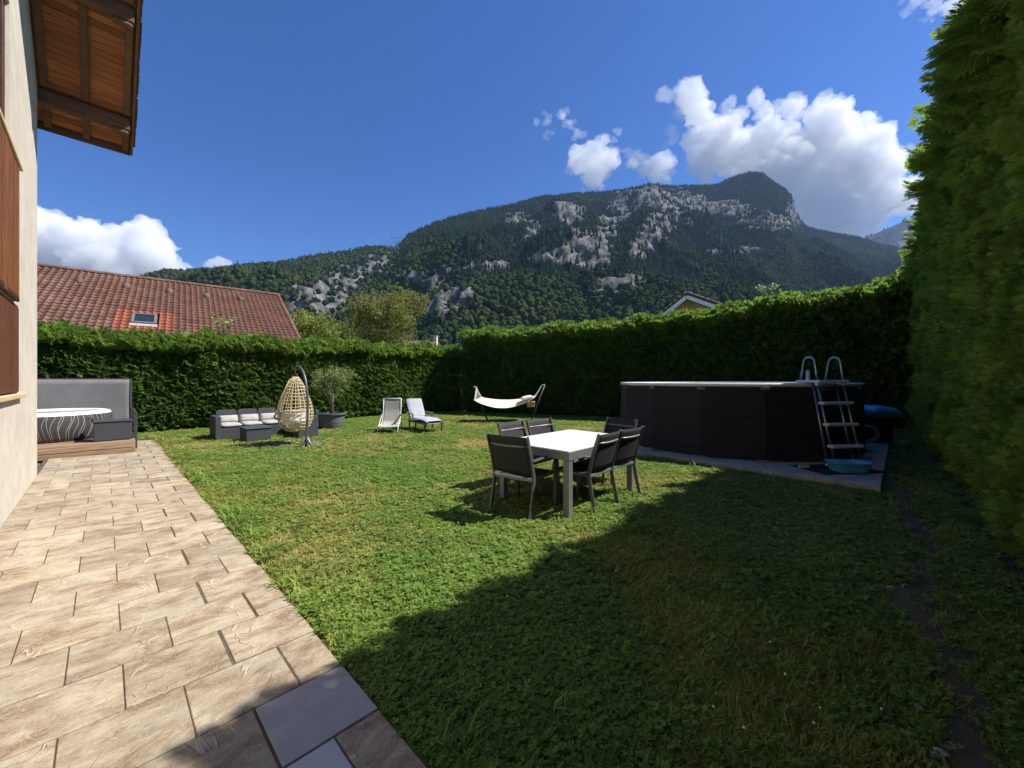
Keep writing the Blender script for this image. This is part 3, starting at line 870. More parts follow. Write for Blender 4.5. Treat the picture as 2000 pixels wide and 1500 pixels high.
for i, lab in enumerate(('light grey back pillow on the sofa next to its free armrest', 'light grey back pillow on the sofa in the middle of its three seats', 'light grey back pillow on the sofa half hidden by the hanging chair')):
    p = puff('back_pillow', (.44, .21, .15), M['cush_grey']); tag(p, lab, 'pillow', 'pillows on the sofa')
    p.location = W(1.87 + .12 + SW * (i + .5), 11.75 + .54, .485)
    p.rotation_euler = (math.radians(68), 0, PHI + random.uniform(-.04, .04))
ct = empty('coffee_table', W(2.58, 11.18), PHI, 'low dark rattan box table in front of the sofa', 'table')
MB().box((0, 0, .165), (.52, .66, .31)).build('body', M['rattan'], ct, bevel=.012)
MB().box((0, 0, .338), (.56, .70, .03)).build('tabletop', M['rattan'], ct, bevel=.01)

# ------------------------------------------------------------------ hanging chair
hb = Vector((-4.95, 8.9, 0))
stn = empty('swing_stand', (-4.72, 8.68, 0), 0, 'grey curved steel stand holding the hanging cane chair', 'stand')
o0 = Vector(stn.location)
pole = [(-4.47, 8.44, .02), (-4.463, 8.44, .25), (-4.44, 8.44, .60), (-4.43, 8.44, .95), (-4.45, 8.45, 1.25), (-4.51, 8.50, 1.50), (-4.61, 8.58, 1.69), (-4.75, 8.70, 1.80), (-4.88, 8.82, 1.825), (-4.97, 8.90, 1.795)]
MB().tube([Vector(p) - o0 for p in pole], [.027] * 8 + [.024, .02], 12).build('pole', M['chair_metal'], stn, smooth=True)
for dx, dy in ((-.11, -.03), (.10, .06)):
    MB().tube([Vector((-4.463, 8.44, .27)) - o0, Vector((-4.47 + dx * .8, 8.44 + dy, .08)) - o0, Vector((-4.47 + dx, 8.44 + dy, .02)) - o0], .024, 10).build('brace', M['grey_metal'], stn, smooth=True)
ring = [Vector((hb.x + .56 * math.cos(a), hb.y + .56 * math.sin(a), .03)) - o0 for a in np.linspace(0, 2 * math.pi, 33)[:-1]]
MB().tube(ring, .024, 8, closed=True).build('base_ring', M['grey_metal'], stn, smooth=True)
for a in (0.3, 2.4, 4.4):
    MB().tube([hb + Vector((0, 0, .03)) - o0, hb + Vector((.56 * math.cos(a), .56 * math.sin(a), .03)) - o0], .02, 8).build('base_spoke', M['grey_metal'], stn, smooth=True)
bk = empty('hanging_chair', (hb.x, hb.y, .32), math.radians(168), 'natural cane teardrop hanging chair with open weave', 'hanging chair')
prof = [(.05, 0), (.18, .03), (.29, .12), (.355, .28), (.365, .44), (.32, .66), (.25, .86), (.18, 1.03), (.115, 1.16), (.05, 1.25)]
pr = np.array(prof)
zz = np.linspace(0, 1.25, 40); rr = np.interp(zz, pr[:, 1], pr[:, 0])
rad = lambda z: float(np.interp(z, pr[:, 1], pr[:, 0]))
def opening(z):                          # half angle of the open front, local +X
    if z < .27: return .06
    if z > 1.18: return .25
    return 1.05 * min(1, (z - .27) / .16) ** .6 * min(1, (1.2 - z) / .1) ** .5
q = MB()
for i, z in enumerate(np.arange(.05, 1.2, .075)):
    o_ = opening(z)
    q.tube([(rad(z) * math.cos(a), rad(z) * math.sin(a), z + .008 * math.sin(a * 5 + i)) for a in np.linspace(o_, 2 * math.pi - o_, 30)], .0085, 5)
for k in range(22):
    a = 2 * math.pi * k / 22
    pts = [(rad(z) * math.cos(a), rad(z) * math.sin(a), z) for z in zz if min(a, 2 * math.pi - a) >= opening(z) - .02]
    if len(pts) > 3: q.tube(pts, .0075, 5)
q.build('basket', M['cane'], bk, smooth=True)
rim = []
for sgn in (1, -1):
    zs = np.linspace(.27, 1.2, 26)
    seq = [(rad(z) * 1.03 * math.cos(opening(z)) + (.10 * max(0, (.5 - z) / .25) if z < .5 else 0), sgn * rad(z) * 1.03 * math.sin(opening(z)), z) for z in zs]
    rim += seq if sgn > 0 else seq[::-1]
MB().tube(rim, .024, 8, closed=True).build('rim', M['cane'], bk, smooth=True)
hg = MB(); hg.tube([(0, 0, 1.22), (0, 0, 1.32), (.02, 0, 1.40), (0, 0, 1.47)], .011, 6); hg.tube([(.05 * math.cos(a), 0, 1.27 + .05 * math.sin(a)) for a in np.linspace(0, 6.28, 13)[:-1]], .012, 6, closed=True)
hg.build('hanging_hook', M['dark_metal'], bk)
def egg_cushion():
    q = MB()
    q.grid(lambda a, b: ((.285 + .02 * noise.noise(Vector((a * 6, b * 4, 1)))) * (.35 + .65 * math.sin(math.pi * min(.5, b * .9 + .06))) * math.cos(.5 + a * 5.28), (.285 + .03 * noise.noise(Vector((a * 5, b * 4, 2)))) * (.35 + .65 * math.sin(math.pi * min(.5, b * .9 + .06))) * math.sin(.5 + a * 5.28), .03 + .44 * b + .03 * noise.noise(Vector((a * 7, b * 3, 4)))), 40, 14)
    q.grid(lambda a, b: (.31 * a * math.cos(2 * math.pi * b), .31 * a * math.sin(2 * math.pi * b), .34 + .12 * a * a - .02 * math.sin(a * 9)), 10, 32)
    return q
cu = egg_cushion().build('seat_cushion', M['cush_white'], None, smooth=True, loc=(hb.x, hb.y, .345), rot=(0, 0, math.radians(168)))
tag(cu, 'plump white cushion filling the bottom of the hanging cane chair', 'cushion')

# ------------------------------------------------------------------ leafy crowns
def leaf_cloud(centres, rads, n, leaf, ar=.45, flat=.0, seed=1):
    """n leaves as small bent quads spread through clumps"""
    r = np.random.default_rng(seed)
    C = np.array([tuple(c) for c in centres]); Rr = np.array(rads)
    k = r.choice(len(C), n, p=Rr ** 2 / np.sum(Rr ** 2))
    g = r.normal(size=(n, 3)); g /= np.linalg.norm(g, axis=1)[:, None]
    P = C[k] + g * (Rr[k] * r.random(n) ** .45)[:, None]
    D = r.normal(size=(n, 3)) + g * .6; D[:, 2] -= flat; D /= np.linalg.norm(D, axis=1)[:, None]
    U = np.cross(D, r.normal(size=(n, 3))); U /= np.linalg.norm(U, axis=1)[:, None]
    L = leaf * r.uniform(.6, 1.3, n)[:, None]
    a = P; b = P + D * L * .5 + U * L * ar * .5; c = P + D * L; d = P + D * L * .5 - U * L * ar * .5
    V = np.stack([a, b, c, d], 1).reshape(-1, 3)
    Q = np.arange(4 * n).reshape(n, 4)
    return V, Q
def tree(name, base, h, crown, trunk_r, label, leaf_m, bark_m, n_leaf, leaf, seed=1, limbs=16, split=.3, flat=.2, ar=.5, crown_z=None, cat='tree', clump=.28, droop=0):
    """crown=(rx, ry, rz) round the centre height crown_z"""
    r = random.Random(seed)
    root = empty(name, base, 0, label, cat)
    cz = crown_z if crown_z is not None else h - crown[2]
    q = MB()
    q.tube([(0, 0, -.05), (r.uniform(-.04, .04) * h, r.uniform(-.04, .04) * h, h * split), (r.uniform(-.04, .04) * h, r.uniform(-.04, .04) * h, h * .6), (0, 0, h * .76)], [trunk_r * 1.25, trunk_r, trunk_r * .6, trunk_r * .15], 8)
    cs, rs = [], []
    for i in range(limbs):
        a = i * 2.399 + r.uniform(-.4, .4); el = r.uniform(-.75, .95)
        rad_ = r.uniform(.55, .88)
        e = Vector((math.cos(a) * crown[0] * rad_ * math.cos(el), math.sin(a) * crown[1] * rad_ * math.cos(el), cz + crown[2] * rad_ * math.sin(el)))
        s = Vector((0, 0, max(h * split * .8, min(h * .8, e.z - crown[2] * r.uniform(.3, .7)))))
        m = s.lerp(e, .5) + Vector((0, 0, .12 * crown[2]))
        q.tube([s, m, e], [trunk_r * .42, trunk_r * .25, trunk_r * .06], 5)
        cs.append(e); rs.append(clump * crown[2] * r.uniform(.7, 1.2))
        cs.append(m); rs.append(clump * crown[2] * r.uniform(.5, .9))
        for _ in range(3):
            d = Vector((r.gauss(0, 1), r.gauss(0, 1), r.gauss(0, .8) - droop)).normalized()
            e2 = e + d * clump * crown[2] * 1.3
            q.tube([e, e2], [trunk_r * .08, trunk_r * .03], 4)
            cs.append(e2); rs.append(clump * crown[2] * r.uniform(.4, .8))
    q.build('trunk', bark_m, root, smooth=True)
    V, Q = leaf_cloud(cs, rs, n_leaf, leaf, ar, flat, seed)
    link('crown', raw_mesh('crown', V, Q, leaf_m), None, root)
    return root

# olive in its pot
op = gp(646, 840); op.y += .30; op.x = (647 - 1000) / F * op.y
pot = empty('plant_pot', op, 0, 'large round grey plastic pot holding the olive tree', 'pot')
MB().lathe([(.02, 0), (.30, 0), (.32, .02), (.345, .12), (.35, .125), (.362, .20), (.367, .205), (.385, .36), (.395, .44), (.44, .445), (.445, .49), (.40, .495), (.385, .40), (.02, .40)], 40).build('pot_shell', M['plastic_pot'], pot, smooth=False, bevel=.003)
MB().lathe([(.01, .42), (.39, .415)], 30).build('soil', M['soil'], pot)
tree('olive_tree', op + Vector((0, 0, .40)), 1.55, (.60, .60, .52), .055, 'small bushy olive tree with silvery leaves in a grey pot', M['olive'], M['bark'], 5200, .075, 5, 20, .32, .1, .28, 1.05, clump=.33)

# ------------------------------------------------------------------ two garden loungers
def sling_chair(loc, rz):
    c = empty('relax_chair', loc, rz, 'high backed beige sling chair standing alone on the lawn', 'chair')
    W2 = .25
    pts = [(0, -.10, .95), (0, -.03, .62), (0, .10, .30), (0, .20, .24), (0, .62, .21)]
    P = np.array([(p[1], p[2]) for p in pts])
    def f(a, b):
        x = (a - .5) * 2 * W2
        tt = b * (len(P) - 1); i = min(int(tt), len(P) - 2); u = tt - i
        y, z = P[i] * (1 - u) + P[i + 1] * u
        return (x, y, z - .02 * math.sin(math.pi * a))
    MB().grid(f, 8, 20).build('sling', M['sling'], c, smooth=True, solid=.006)
    for s in (-1, 1):
        MB().tube([(s * W2, p[1], p[2]) for p in pts], .014, 8).build('side_rail', M['white_plastic'], c, smooth=True)
        MB().tube([(s * (W2 + .02), -.12, .0), (s * (W2 + .02), .05, .30), (s * (W2 + .02), .14, .46)], .013, 8).build('leg', M['dark_metal'], c, smooth=True)
        MB().tube([(s * (W2 + .02), .66, .0), (s * (W2 + .02), .45, .23), (s * (W2 + .02), .05, .50)], .013, 8).build('leg', M['white_plastic'], c, smooth=True)
        MB().bar((s * (W2 + .03), -.02, .50), (s * (W2 + .03), .34, .48), .045, .022).build('armrest', M['dark_metal'], c, bevel=.006)
    MB().tube([(-W2, -.10, .95), (W2, -.10, .95)], .014, 8).build('top_bar', M['white_plastic'], c, smooth=True)
    return c
sling_chair(gp(759, 845) + Vector((0, .3, 0)), math.radians(186))
lg = empty('lounger', gp(822, 843) + Vector((0, .15, 0)), math.radians(-140), 'dark reclining lounger with armrests next to the beige sling chair', 'lounger')
for s in (-1, 1):
    MB().bar((s * .27, -.35, .30), (s * .27, .75, .27), .03, .04).build('side_rail', M['dark_metal'], lg, bevel=.005)
    for y0 in (-.28, .12, .66):
        MB().bar((s * .27, y0, 0), (s * .27, y0 + .02, .30), .035, .035, up=(0, 1, 0)).build('leg', M['dark_metal'], lg, bevel=.005)
    MB().bar((s * .31, -.40, .53), (s * .31, .06, .52), .06, .025).build('armrest', M['grey_metal'], lg, bevel=.008)
    MB().bar((s * .30, .03, .28), (s * .30, .01, .52), .03, .03, up=(0, 1, 0)).build('arm_post', M['dark_metal'], lg, bevel=.005)
    MB().bar((s * .25, -.24, .32), (s * .25, -.56, .86), .03, .03, up=(0, 1, 0)).build('back_rail', M['dark_metal'], lg, bevel=.005)
for k in range(7):
    MB().box((0, -.2 + .15 * k, .30), (.50, .07, .012)).build('slat', M['dark_metal'], lg)
q = MB()
LP = np.array([(-.57, .90), (-.30, .42), (-.20, .345), (.25, .355), (.55, .34), (.80, .29)])
def padf(off):
    def f(a, b):
        tt = b * (len(LP) - 1); i = min(int(tt), len(LP) - 2); u = tt - i
        y, z = LP[i] * (1 - u) + LP[i + 1] * u
        e = (1 - abs(2 * a - 1) ** 6) ** .5
        nrm = Vector((0, .84, .54)) if tt < 1.5 else Vector((0, .05, 1))
        wv = .012 * noise.noise(Vector((a * 4, b * 9, off)))
        return Vector(((a - .5) * .50, y, z)) + nrm * (off * (.035 * e) + .035 + wv)
    return f
q.grid(padf(1), 10, 30); q.grid(padf(-1), 10, 30)
pad = q.build('lounger_pad', M['cush_blue'], None, smooth=True, loc=lg.location, rot=lg.rotation_euler)
tag(pad, 'long blue grey pad lying on the dark lounger', 'cushion')

# ------------------------------------------------------------------ hammock
hs = empty('hammock_stand', (-.1, 13.9, 0), 0, 'black steel stand carrying the cream hammock', 'stand')
hl, hr = Vector((-1.27, 0, 1.26)), Vector((1.27, 0, 1.33))
MB().tube([(-.75, 0, .05), (.75, 0, .05)], .03, 10).build('base_beam', M['black_metal'], hs, smooth=True)
for sx, tip in ((-1, hl), (1, hr)):
    MB().tube([(sx * .75, 0, .05), (sx * .80, 0, .10), tip], .028, 10).build('arm', M['black_metal'], hs, smooth=True)
    MB().tube([(sx * .66, -.5, .025), (sx * .66, .5, .025)], .025, 8).build('foot', M['black_metal'], hs, smooth=True)
    MB().tube([tip, tip + Vector((-sx * .06, 0, -.03)), tip + Vector((-sx * .10, 0, .0))], .012, 6).build('hook', M['steel'], hs, smooth=True)
hm = empty('hammock', (-.1, 13.9, 0), 0, 'cream canvas hammock with spreader bars and white cords', 'hammock')
l0, l1 = Vector((-1.20, -.52, .80)), Vector((-1.02, .52, .86))
r0, r1 = Vector((.82, -.52, .86)), Vector((1.0, .52, .93))
def clf(a, b):
    e0 = l0.lerp(l1, b); e1 = r0.lerp(r1, b)
    p = e0.lerp(e1, a)
    sag = .30 - .17 * b + .10 * math.sin(math.pi * b)
    p.z -= sag * 4 * a * (1 - a) + .008 * noise.noise(Vector((a * 6, b * 5, 0)))
    return p
MB().grid(clf, 30, 12).build('canvas', M['canvas'], hm, smooth=True, solid=.01)
MB().tube([l0 - Vector((0, .06, 0)), l1 + Vector((0, .06, 0))], .018, 8).build('spreader_bar', M['cane'], hm, smooth=True)
MB().tube([r0 - Vector((0, .06, 0)), r1 + Vector((0, .06, 0))], .018, 8).build('spreader_bar', M['cane'], hm, smooth=True)
for tip, e0, e1, mt in ((hl, l0, l1, 'rope'), (hr, r0, r1, 'rope')):
    knot = tip + Vector((.1 if tip.x < 0 else -.1, 0, -.02))
    q = MB()
    for i in range(13):
        e = e0.lerp(e1, i / 12)
        q.tube([knot, knot.lerp(e, .5) + Vector((0, 0, -.015)), e], .006, 4)
    q.build('suspension_cords', M[mt], hm)
    MB().tube([tip, knot], .016, 6).build('knot', M['rope'], hm)
pk = MB().grid(lambda a, b: (.62 + .26 * a + .01 * math.sin(b * 7), -.545 - .01 * math.sin(a * 5), .77 - .20 * b), 6, 6).build('side_flap', M['ochre'], hm, smooth=True, solid=.012)
pl = puff('hammock_pillow', (.42, .62, .14), M['cush_white']); tag(pl, 'white pillow lying at the raised end of the hammock', 'pillow')
pl.location = (-.1 + .62, 13.93, .86); pl.rotation_euler = (0, math.radians(-14), .1)

# ------------------------------------------------------------------ pool on its slab
sb = MB(); sb.prism([v2(W(7.08, .02)), v2(W(12.5, -.12)), v2(W(12.6, 5.2)), v2(W(7.35, 5.0))], -.08, .10)
o = sb.build('concrete_slab', M['concrete'], bevel=.012); tag(o, kind='structure')
PC = Vector((4.95, 8.95, .10)); PR, PH = 2.36, 1.31
pool = empty('pool', PC, 0, 'round above ground pool wrapped in black cloth with a pale top rail', 'pool')
NP = 15; a_off = math.radians(-90 - 15.0)
angs = [a_off + 2 * math.pi * i / NP for i in range(NP)]
for i in range(NP):
    a, b = angs[i], angs[i] + 2 * math.pi / NP
    p, r_ = Vector((math.cos(a), math.sin(a), 0)) * PR, Vector((math.cos(b), math.sin(b), 0)) * PR
    nn = ((p + r_) / 2).normalized()
    sd_ = i * 3.3
    def f(u, v):
        z = .015 + (PH - .03) * v + .012 * noise.noise(Vector((u * 4, sd_, 0))) * (v < .05)
        k = 1.0 + .010 * (1 - v)
        wr = .016 * noise.noise(Vector((u * 1.6 + sd_, v * 3.2, 2))) + .007 * noise.noise(Vector((u * 2 + sd_, v * 14, 7))) - .012 * math.exp(-((v - .53 + .05 * u) / .015) ** 2)
        wr *= 1 if .02 < u < .98 else .3
        return (p.lerp(r_, u)) * k + nn * (wr - .05 * math.sin(math.pi * u) * 0) + Vector((0, 0, z))
    MB().grid(f, 12, 30).build('cloth_panel', M['pool_cloth'], pool, smooth=True)
    # clip that shows under the rail
    MB().box((0, 0, 0), (.14, .03, .06)).build('rail_clip', M['plastic_pot'], pool, bevel=.01, loc=p * 1.006 + Vector((0, 0, PH - .06)), rot=(0, 0, a + math.pi / 2))
    MB().box((0, 0, 0), (.24, .12, .022)).build('foot_plate', M['deck'], pool, bevel=.004, loc=p * 1.03 + Vector((0, 0, .013)), rot=(0, 0, a + math.pi / 2 + random.uniform(-.2, .2)))
railp = [Vector((math.cos(a), math.sin(a), 0)) * (PR - .015) + Vector((0, 0, PH)) for a in angs]
MB().tube([x for i in range(NP) for x in (railp[i].lerp(railp[(i + 1) % NP], .02), railp[i].lerp(railp[(i + 1) % NP], .98))], .034, 8, closed=True).build('top_rail', M['pool_rim'], pool, smooth=True)
MB().lathe([(.02, PH - .12), (PR - .06, PH - .12)], 60).build('water', M['water'], pool)
MB().lathe([(PR - .06, .02), (PR - .06, PH - .02)], 60).build('liner', M['blue_vinyl'], pool)

# ladder
la = math.radians(-90 + 8.0)
er = Vector((math.cos(la), math.sin(la), 0)); et = Vector((-er.y, er.x, 0))
ld = empty('pool_ladder', PC + er * (PR + .15), math.atan2(et.y, et.x), 'A-frame pool ladder with steel rails and white treads over the pool wall', 'ladder')
# local x: along treads, local -y: away from the pool
HW = .245
for s in (-1, 1):
    MB().tube([(s * HW, -.30, .02), (s * HW, .02, 1.36)], .019, 10).build('rail', M['steel'], ld, smooth=True)
    MB().tube([(s * (HW + .0), -.17, .02), (s * (HW - .03), .13, 1.36)], .018, 10).build('rail', M['steel'], ld, smooth=True)
    MB().tube([(s * (HW - .02), -.42 + .72, .02 + .1), (s * HW, .32, 1.36)], .018, 10).build('rail', M['steel'], ld, smooth=True)
    loop = [(s * HW, .0, 1.36), (s * HW, .035, 1.55)] + [(s * HW, .165 - .105 * math.cos(a), 1.70 + .085 * math.sin(a)) for a in np.linspace(.1, math.pi - .1, 9)] + [(s * HW, .295, 1.55), (s * HW, .34, 1.36)]
    MB().tube(loop, .0185, 10).build('handrail', M['steel'], ld, smooth=True)
    MB().box((s * HW, -.25, .03), (.085, .22, .07), taper=.8).build('foot', M['white_plastic'], ld, bevel=.015)
for k, z in enumerate((.34, .68, 1.02)):
    y = -.30 + .32 * z / 1.34
    MB().box((0, y - .03, z), (.58, .11, .05)).build('tread', M['white_plastic'], ld, bevel=.016)
MB().box((0, .16, 1.375), (.58, .46, .045)).build('platform', M['white_plastic'], ld, bevel=.015)
for s in (-1, 1):
    MB().box((s * HW, .0, 1.35), (.07, .07, .09)).build('bracket', M['white_plastic'], ld, bevel=.012)
# things round the pool
dsp = empty('chlorine_dispenser', PC + er * (PR - .12) - et * .16 + Vector((0, 0, PH - .10)), 0, 'pale blue upright plastic float standing at the pool rail between the ladder handles', 'dispenser')
MB().lathe([(.01, 0), (.045, .0), (.05, .1), (.035, .14), (.03, .30), (.036, .33), (.02, .355), (.005, .36)], 16).build('body', M['lightblue'], dsp, smooth=True)
MB().lathe([(.05, .05), (.075, .06), (.075, .085), (.05, .095)], 16).build('collar', M['white_plastic'], dsp, smooth=True)
def onslab(x, y): return gp(x, y, .10)
mt_ = MB(); mt_.box((0, 0, .006), (1.05, .62, .012))
o = mt_.build('foot_mat', M['rubber'], None, bevel=.004, loc=onslab(1636, 917) + Vector((0, .02, .002)), rot=(0, 0, math.radians(8))); tag(o, 'thin black rubber mat under the blue basin at the foot of the ladder', 'mat')
bas = empty('foot_basin', onslab(1650, 922) + Vector((.03, -.03, .016)), math.radians(-4), 'turquoise plastic foot basin at the bottom of the pool ladder', 'basin')
def basin(k0, k1, z0, z1):
    q = MB(); n = 40
    def ring_(k, z): return [(.27 * k * math.cos(a) * (1 + .0 * a), (.185 + .028 * math.cos(3 * a)) * k * math.sin(a), z) for a in np.linspace(0, 2 * math.pi, n + 1)[:-1]]
    return ring_(k0, z0), ring_(k1, z1)
q = MB(); n = 40
levels = [(.02, .004), (.80, .004), (.84, .015), (.97, .135), (1.06, .14), (1.06, .15), (.95, .15), (.80, .03), (.02, .025)]
vs, fs = [], []
for k, z in levels:
    for a in np.linspace(0, 2 * math.pi, n + 1)[:-1]:
        sup = 1 / max(abs(math.cos(a)) ** 4 + abs(math.sin(a)) ** 4, 1e-6) ** .25
        vs.append((.265 * k * math.cos(a) * sup, .17 * k * math.sin(a) * sup * (1 - .10 * math.exp(-(math.cos(a) / .25) ** 2)), z))
for j in range(len(levels) - 1):
    for i in range(n): fs.append((j * n + i, j * n + (i + 1) % n, (j + 1) * n + (i + 1) % n, (j + 1) * n + i))
q.add(vs, fs); q.build('shell', M['blue_plastic'], bas, smooth=True)
MB().box((.30, 0, .145), (.09, .10, .012)).build('handle', M['blue_plastic'], bas, bevel=.005)
br = empty('pool_brush', onslab(1578, 915) + Vector((0, 0, .0)), math.radians(-6), 'black handled pool brush with pale head lying on the slab', 'brush')
MB().tube([(.02, 0, .025), (.36, .03, .03)], .018, 8).build('handle', M['rubber'], br, smooth=True)
MB().box((-.06, 0, .028), (.15, .06, .05)).build('brush_head', M['stone'], br, bevel=.012)
pb = empty('filter_pump', px(1706, 850, 9.2).xyz * 1, 0, 'dark pool filter housing beside the pool wall under the blue air cushion', 'pump')
pb.location = Vector((8.25, 9.0, .10)); 
q = MB(); q.box((0, 0, .26), (.62, .55, .50)); q.build('housing', M['rubber'], pb, bevel=.03)
MB().lathe([(.01, .515), (.2, .515), (.2, .55), (.01, .56)], 20).build('lid', M['rubber'], pb, smooth=True)
hz_ = [Vector((7.15, 8.25, .55)), Vector((7.30, 8.1, .56)), Vector((7.46, 8.0, .50)), Vector((7.52, 7.98, .38)), Vector((7.47, 8.0, .27)), Vector((7.30, 8.1, .20)), Vector((7.12, 8.25, .19))]
hp = []
for i in range(len(hz_) - 1):
    for u in (0, .33, .66): hp.append(hz_[i].lerp(hz_[i + 1], u))
o0 = hz_[0].copy()
o = MB().tube([p - o0 for p in hp + [hz_[-1]]], .035, 10).build('pool_hose', M['hose'], None, smooth=True, loc=o0); tag(o, 'curved grey pool hose coming out of the dark pool wall', 'hose')
ap = puff('air_cushion', (.84, .70, .27), M['blue_vinyl']); tag(ap, 'bright blue inflated air cushion lying on the filter housing beside the pool', 'air cushion')
ap.location = (8.24, 8.85, .10 + .69); ap.rotation_euler = (math.radians(3), math.radians(4), .2)
# ------------------------------------------------------------------ neighbouring house with the red roof
nh = empty('neighbour_house', (-18.5, 17.5, 0), 0, 'house with a long red clay tile roof and a skylight behind the clipped hedge', 'house')
no = Vector(nh.location)
RB = Vector((-14.53, 24.0, 6.71)); rdir = Vector((-.764, -.645, 0)); dn = Vector((.645, -.764, 0)); RS = .545   # ridge end, ridge direction, downhill, slope
KL, WD = 10.6, 6.6
def roof(k, wv, up=0.0):
    nrm = Vector((dn.x * RS, dn.y * RS, 1)).normalized()
    return RB + rdir * k + dn * wv + Vector((0, 0, -RS * wv)) + nrm * up
mb = MB()
mb.add([roof(-.15, 0, -.06) - no, roof(KL, 0, -.06) - no, roof(KL, WD, -.06) - no, roof(-.15, WD, -.06) - no,
        RB + rdir * KL - dn * WD + Vector((0, 0, -RS * WD)) - no, RB - rdir * .15 - dn * WD + Vector((0, 0, -RS * WD)) - no],
       [(0, 1, 2, 3), (1, 0, 5, 4)])
mb.build('roof_base', M['rooftile_brown'], nh, solid=.05)
mb = MB()
c = [RB + dn * (WD - .6), RB + dn * -(WD - .6), RB + rdir * KL - dn * (WD - .6), RB + rdir * KL + dn * (WD - .6)]
z1 = 6.71 - RS * (WD - .6) - .1
vs = [Vector((p.x, p.y, 0)) - no for p in c] + [Vector((p.x, p.y, z1)) - no for p in c] + [RB - Vector((0, 0, .15)) - no, RB + rdir * KL - Vector((0, 0, .15)) - no]
mb.add(vs, [(0, 1, 5, 8, 4), (2, 3, 7, 9, 6), (1, 2, 6, 5), (3, 0, 4, 7)])
mb.build('wall', M['yellow_wall'], nh)
ca_, cwid = math.atan(RS), .225
course = .345
def tile_geo():
    q = MB(); n = 6
    L = course * 1.16
    pr_ = [(-.5 + i / n, .030 * math.cos(2 * math.pi * (i / n) + .4) + .012 * math.cos(4 * math.pi * i / n)) for i in range(n + 1)]
    vs = [(x * cwid * 1.02, 0.0, z + .030) for x, z in pr_] + [(x * cwid * 1.02, -L, z + .075) for x, z in pr_] + [(x * cwid * 1.02, -L, z + .030) for x, z in pr_]
    fs = []
    for i in range(n):
        fs.append((i, i + 1, n + 2 + i, n + 1 + i)); fs.append((n + 1 + i, n + 2 + i, 2 * n + 3 + i, 2 * n + 2 + i))
    q.add(vs, fs); return q
tg = tile_geo()
tm = tg.mesh('roof_tile', M['rooftile'], True); tm2 = tg.mesh('roof_tile_new', M['rooftile_new'], True)
bx_ = Vector((-rdir.x, -rdir.y, 0)); by_ = Vector((-dn.x, -dn.y, RS)).normalized(); bz_ = bx_.cross(by_)
RM = Matrix((bx_, by_, bz_)).transposed()
REUL = RM.to_euler()
ncol, nrow = int(KL / cwid), int(WD * math.sqrt(1 + RS * RS) / course)
def roof_hit(x, y):
    d = Vector(((x - 1000) / F, 1, (HZ - y) / F)); o_ = Vector((0, 0, EYE))
    nrm = Vector((dn.x * RS, dn.y * RS, 1))
    tt = (RB - o_).dot(nrm) / d.dot(nrm); p = o_ + d * tt
    return (p - RB).dot(rdir), (p - RB).dot(dn)
sk, sw = roof_hit(282, 626)
items = []
for i in range(ncol):
    for j in range(nrow):
        k = (i + .5) * cwid; wv = (j * course + .02) / math.sqrt(1 + RS * RS)
        p = roof(k, wv, 0)
        X, Y, Z = p
        sx, sy = 1000 + F * X / Y, HZ - F * (Z - EYE) / Y
        wm = wv + .2
        if abs(k - sk) < .42 and abs(wm - sw) < .62: continue
        new = abs(k - sk) < .85 and abs(wm - sw) < .95
        items.append((Y, p, new, sx > 66 and sy < 672))
vis = sorted([x for x in items if x[3]], key=lambda x: x[0])
hid = [x for x in items if not x[3]]
for Y, p, new, _ in vis[:300]:
    link('roof_tile', tm2 if new else tm, None, nh, p - no + Vector((0, 0, random.uniform(-.004, .004))), (REUL.x, REUL.y, REUL.z + random.uniform(-.012, .012)))
base_v = np.array([tuple(v.co) for v in tm.vertices]); base_f = np.array([tuple(p.vertices) for p in tm.polygons])
RMn = np.array(RM)
for flag, mt in ((False, M['rooftile']), (True, M['rooftile_new'])):
    sel = [x for x in vis[300:] + hid if x[2] == flag]
    if not sel: continue
    Vv = np.concatenate([base_v @ RMn.T + np.array(tuple(x[1] - no + Vector((0, 0, random.uniform(-.005, .005))))) for x in sel])
    Ff = np.concatenate([base_f + len(base_v) * i for i in range(len(sel))])
    o = link('roof_tiles', raw_mesh('roof_tiles', Vv, Ff, mt, True), None, nh); o["kind"] = "stuff"
for i in range(27):
    q = MB(); q.lathe([(.13, -.22), (.115, .22)], 10, a0=0, a1=math.pi)
    me = q.mesh('ridge_tile', M['rooftile'], True)
    o = link('ridge_tile', me, None, nh, RB + rdir * (.4 * i) - no + Vector((0, 0, .03)))
    o.rotation_euler = Matrix((Vector((0, 0, 1)).cross(-rdir), Vector((0, 0, 1)), -rdir)).transposed().to_euler()
for j in range(nrow):                    # tiles that close the free gable edge
    wv = (j * course + .18) / math.sqrt(1 + RS * RS)
    MB().box((0, 0, 0), (.14, .36, .13)).build('verge_tile', M['rooftile'], nh, bevel=.01, seg=1, loc=roof(-.10, wv, .02) - no, rot=(REUL.x + .05, REUL.y, REUL.z))
skl = empty('skylight', roof(sk, sw, .05) - no, 0); skl.parent = nh; skl.rotation_euler = REUL
for a, b in (((-.35, 0, .03), (.09, 1.0, .10)), ((.35, 0, .03), (.09, 1.0, .10)), ((0, .46, .03), (.62, .09, .10)), ((0, -.46, .03), (.62, .09, .10))):
    MB().box(a, b).build('frame', M['grey_metal'], skl, bevel=.01)
MB().box((0, 0, .02), (.62, .84, .03)).build('pane', M['glass'], skl)
MB().box((0, -.62, .0), (.85, .26, .03)).build('flashing', M['stone'], skl)
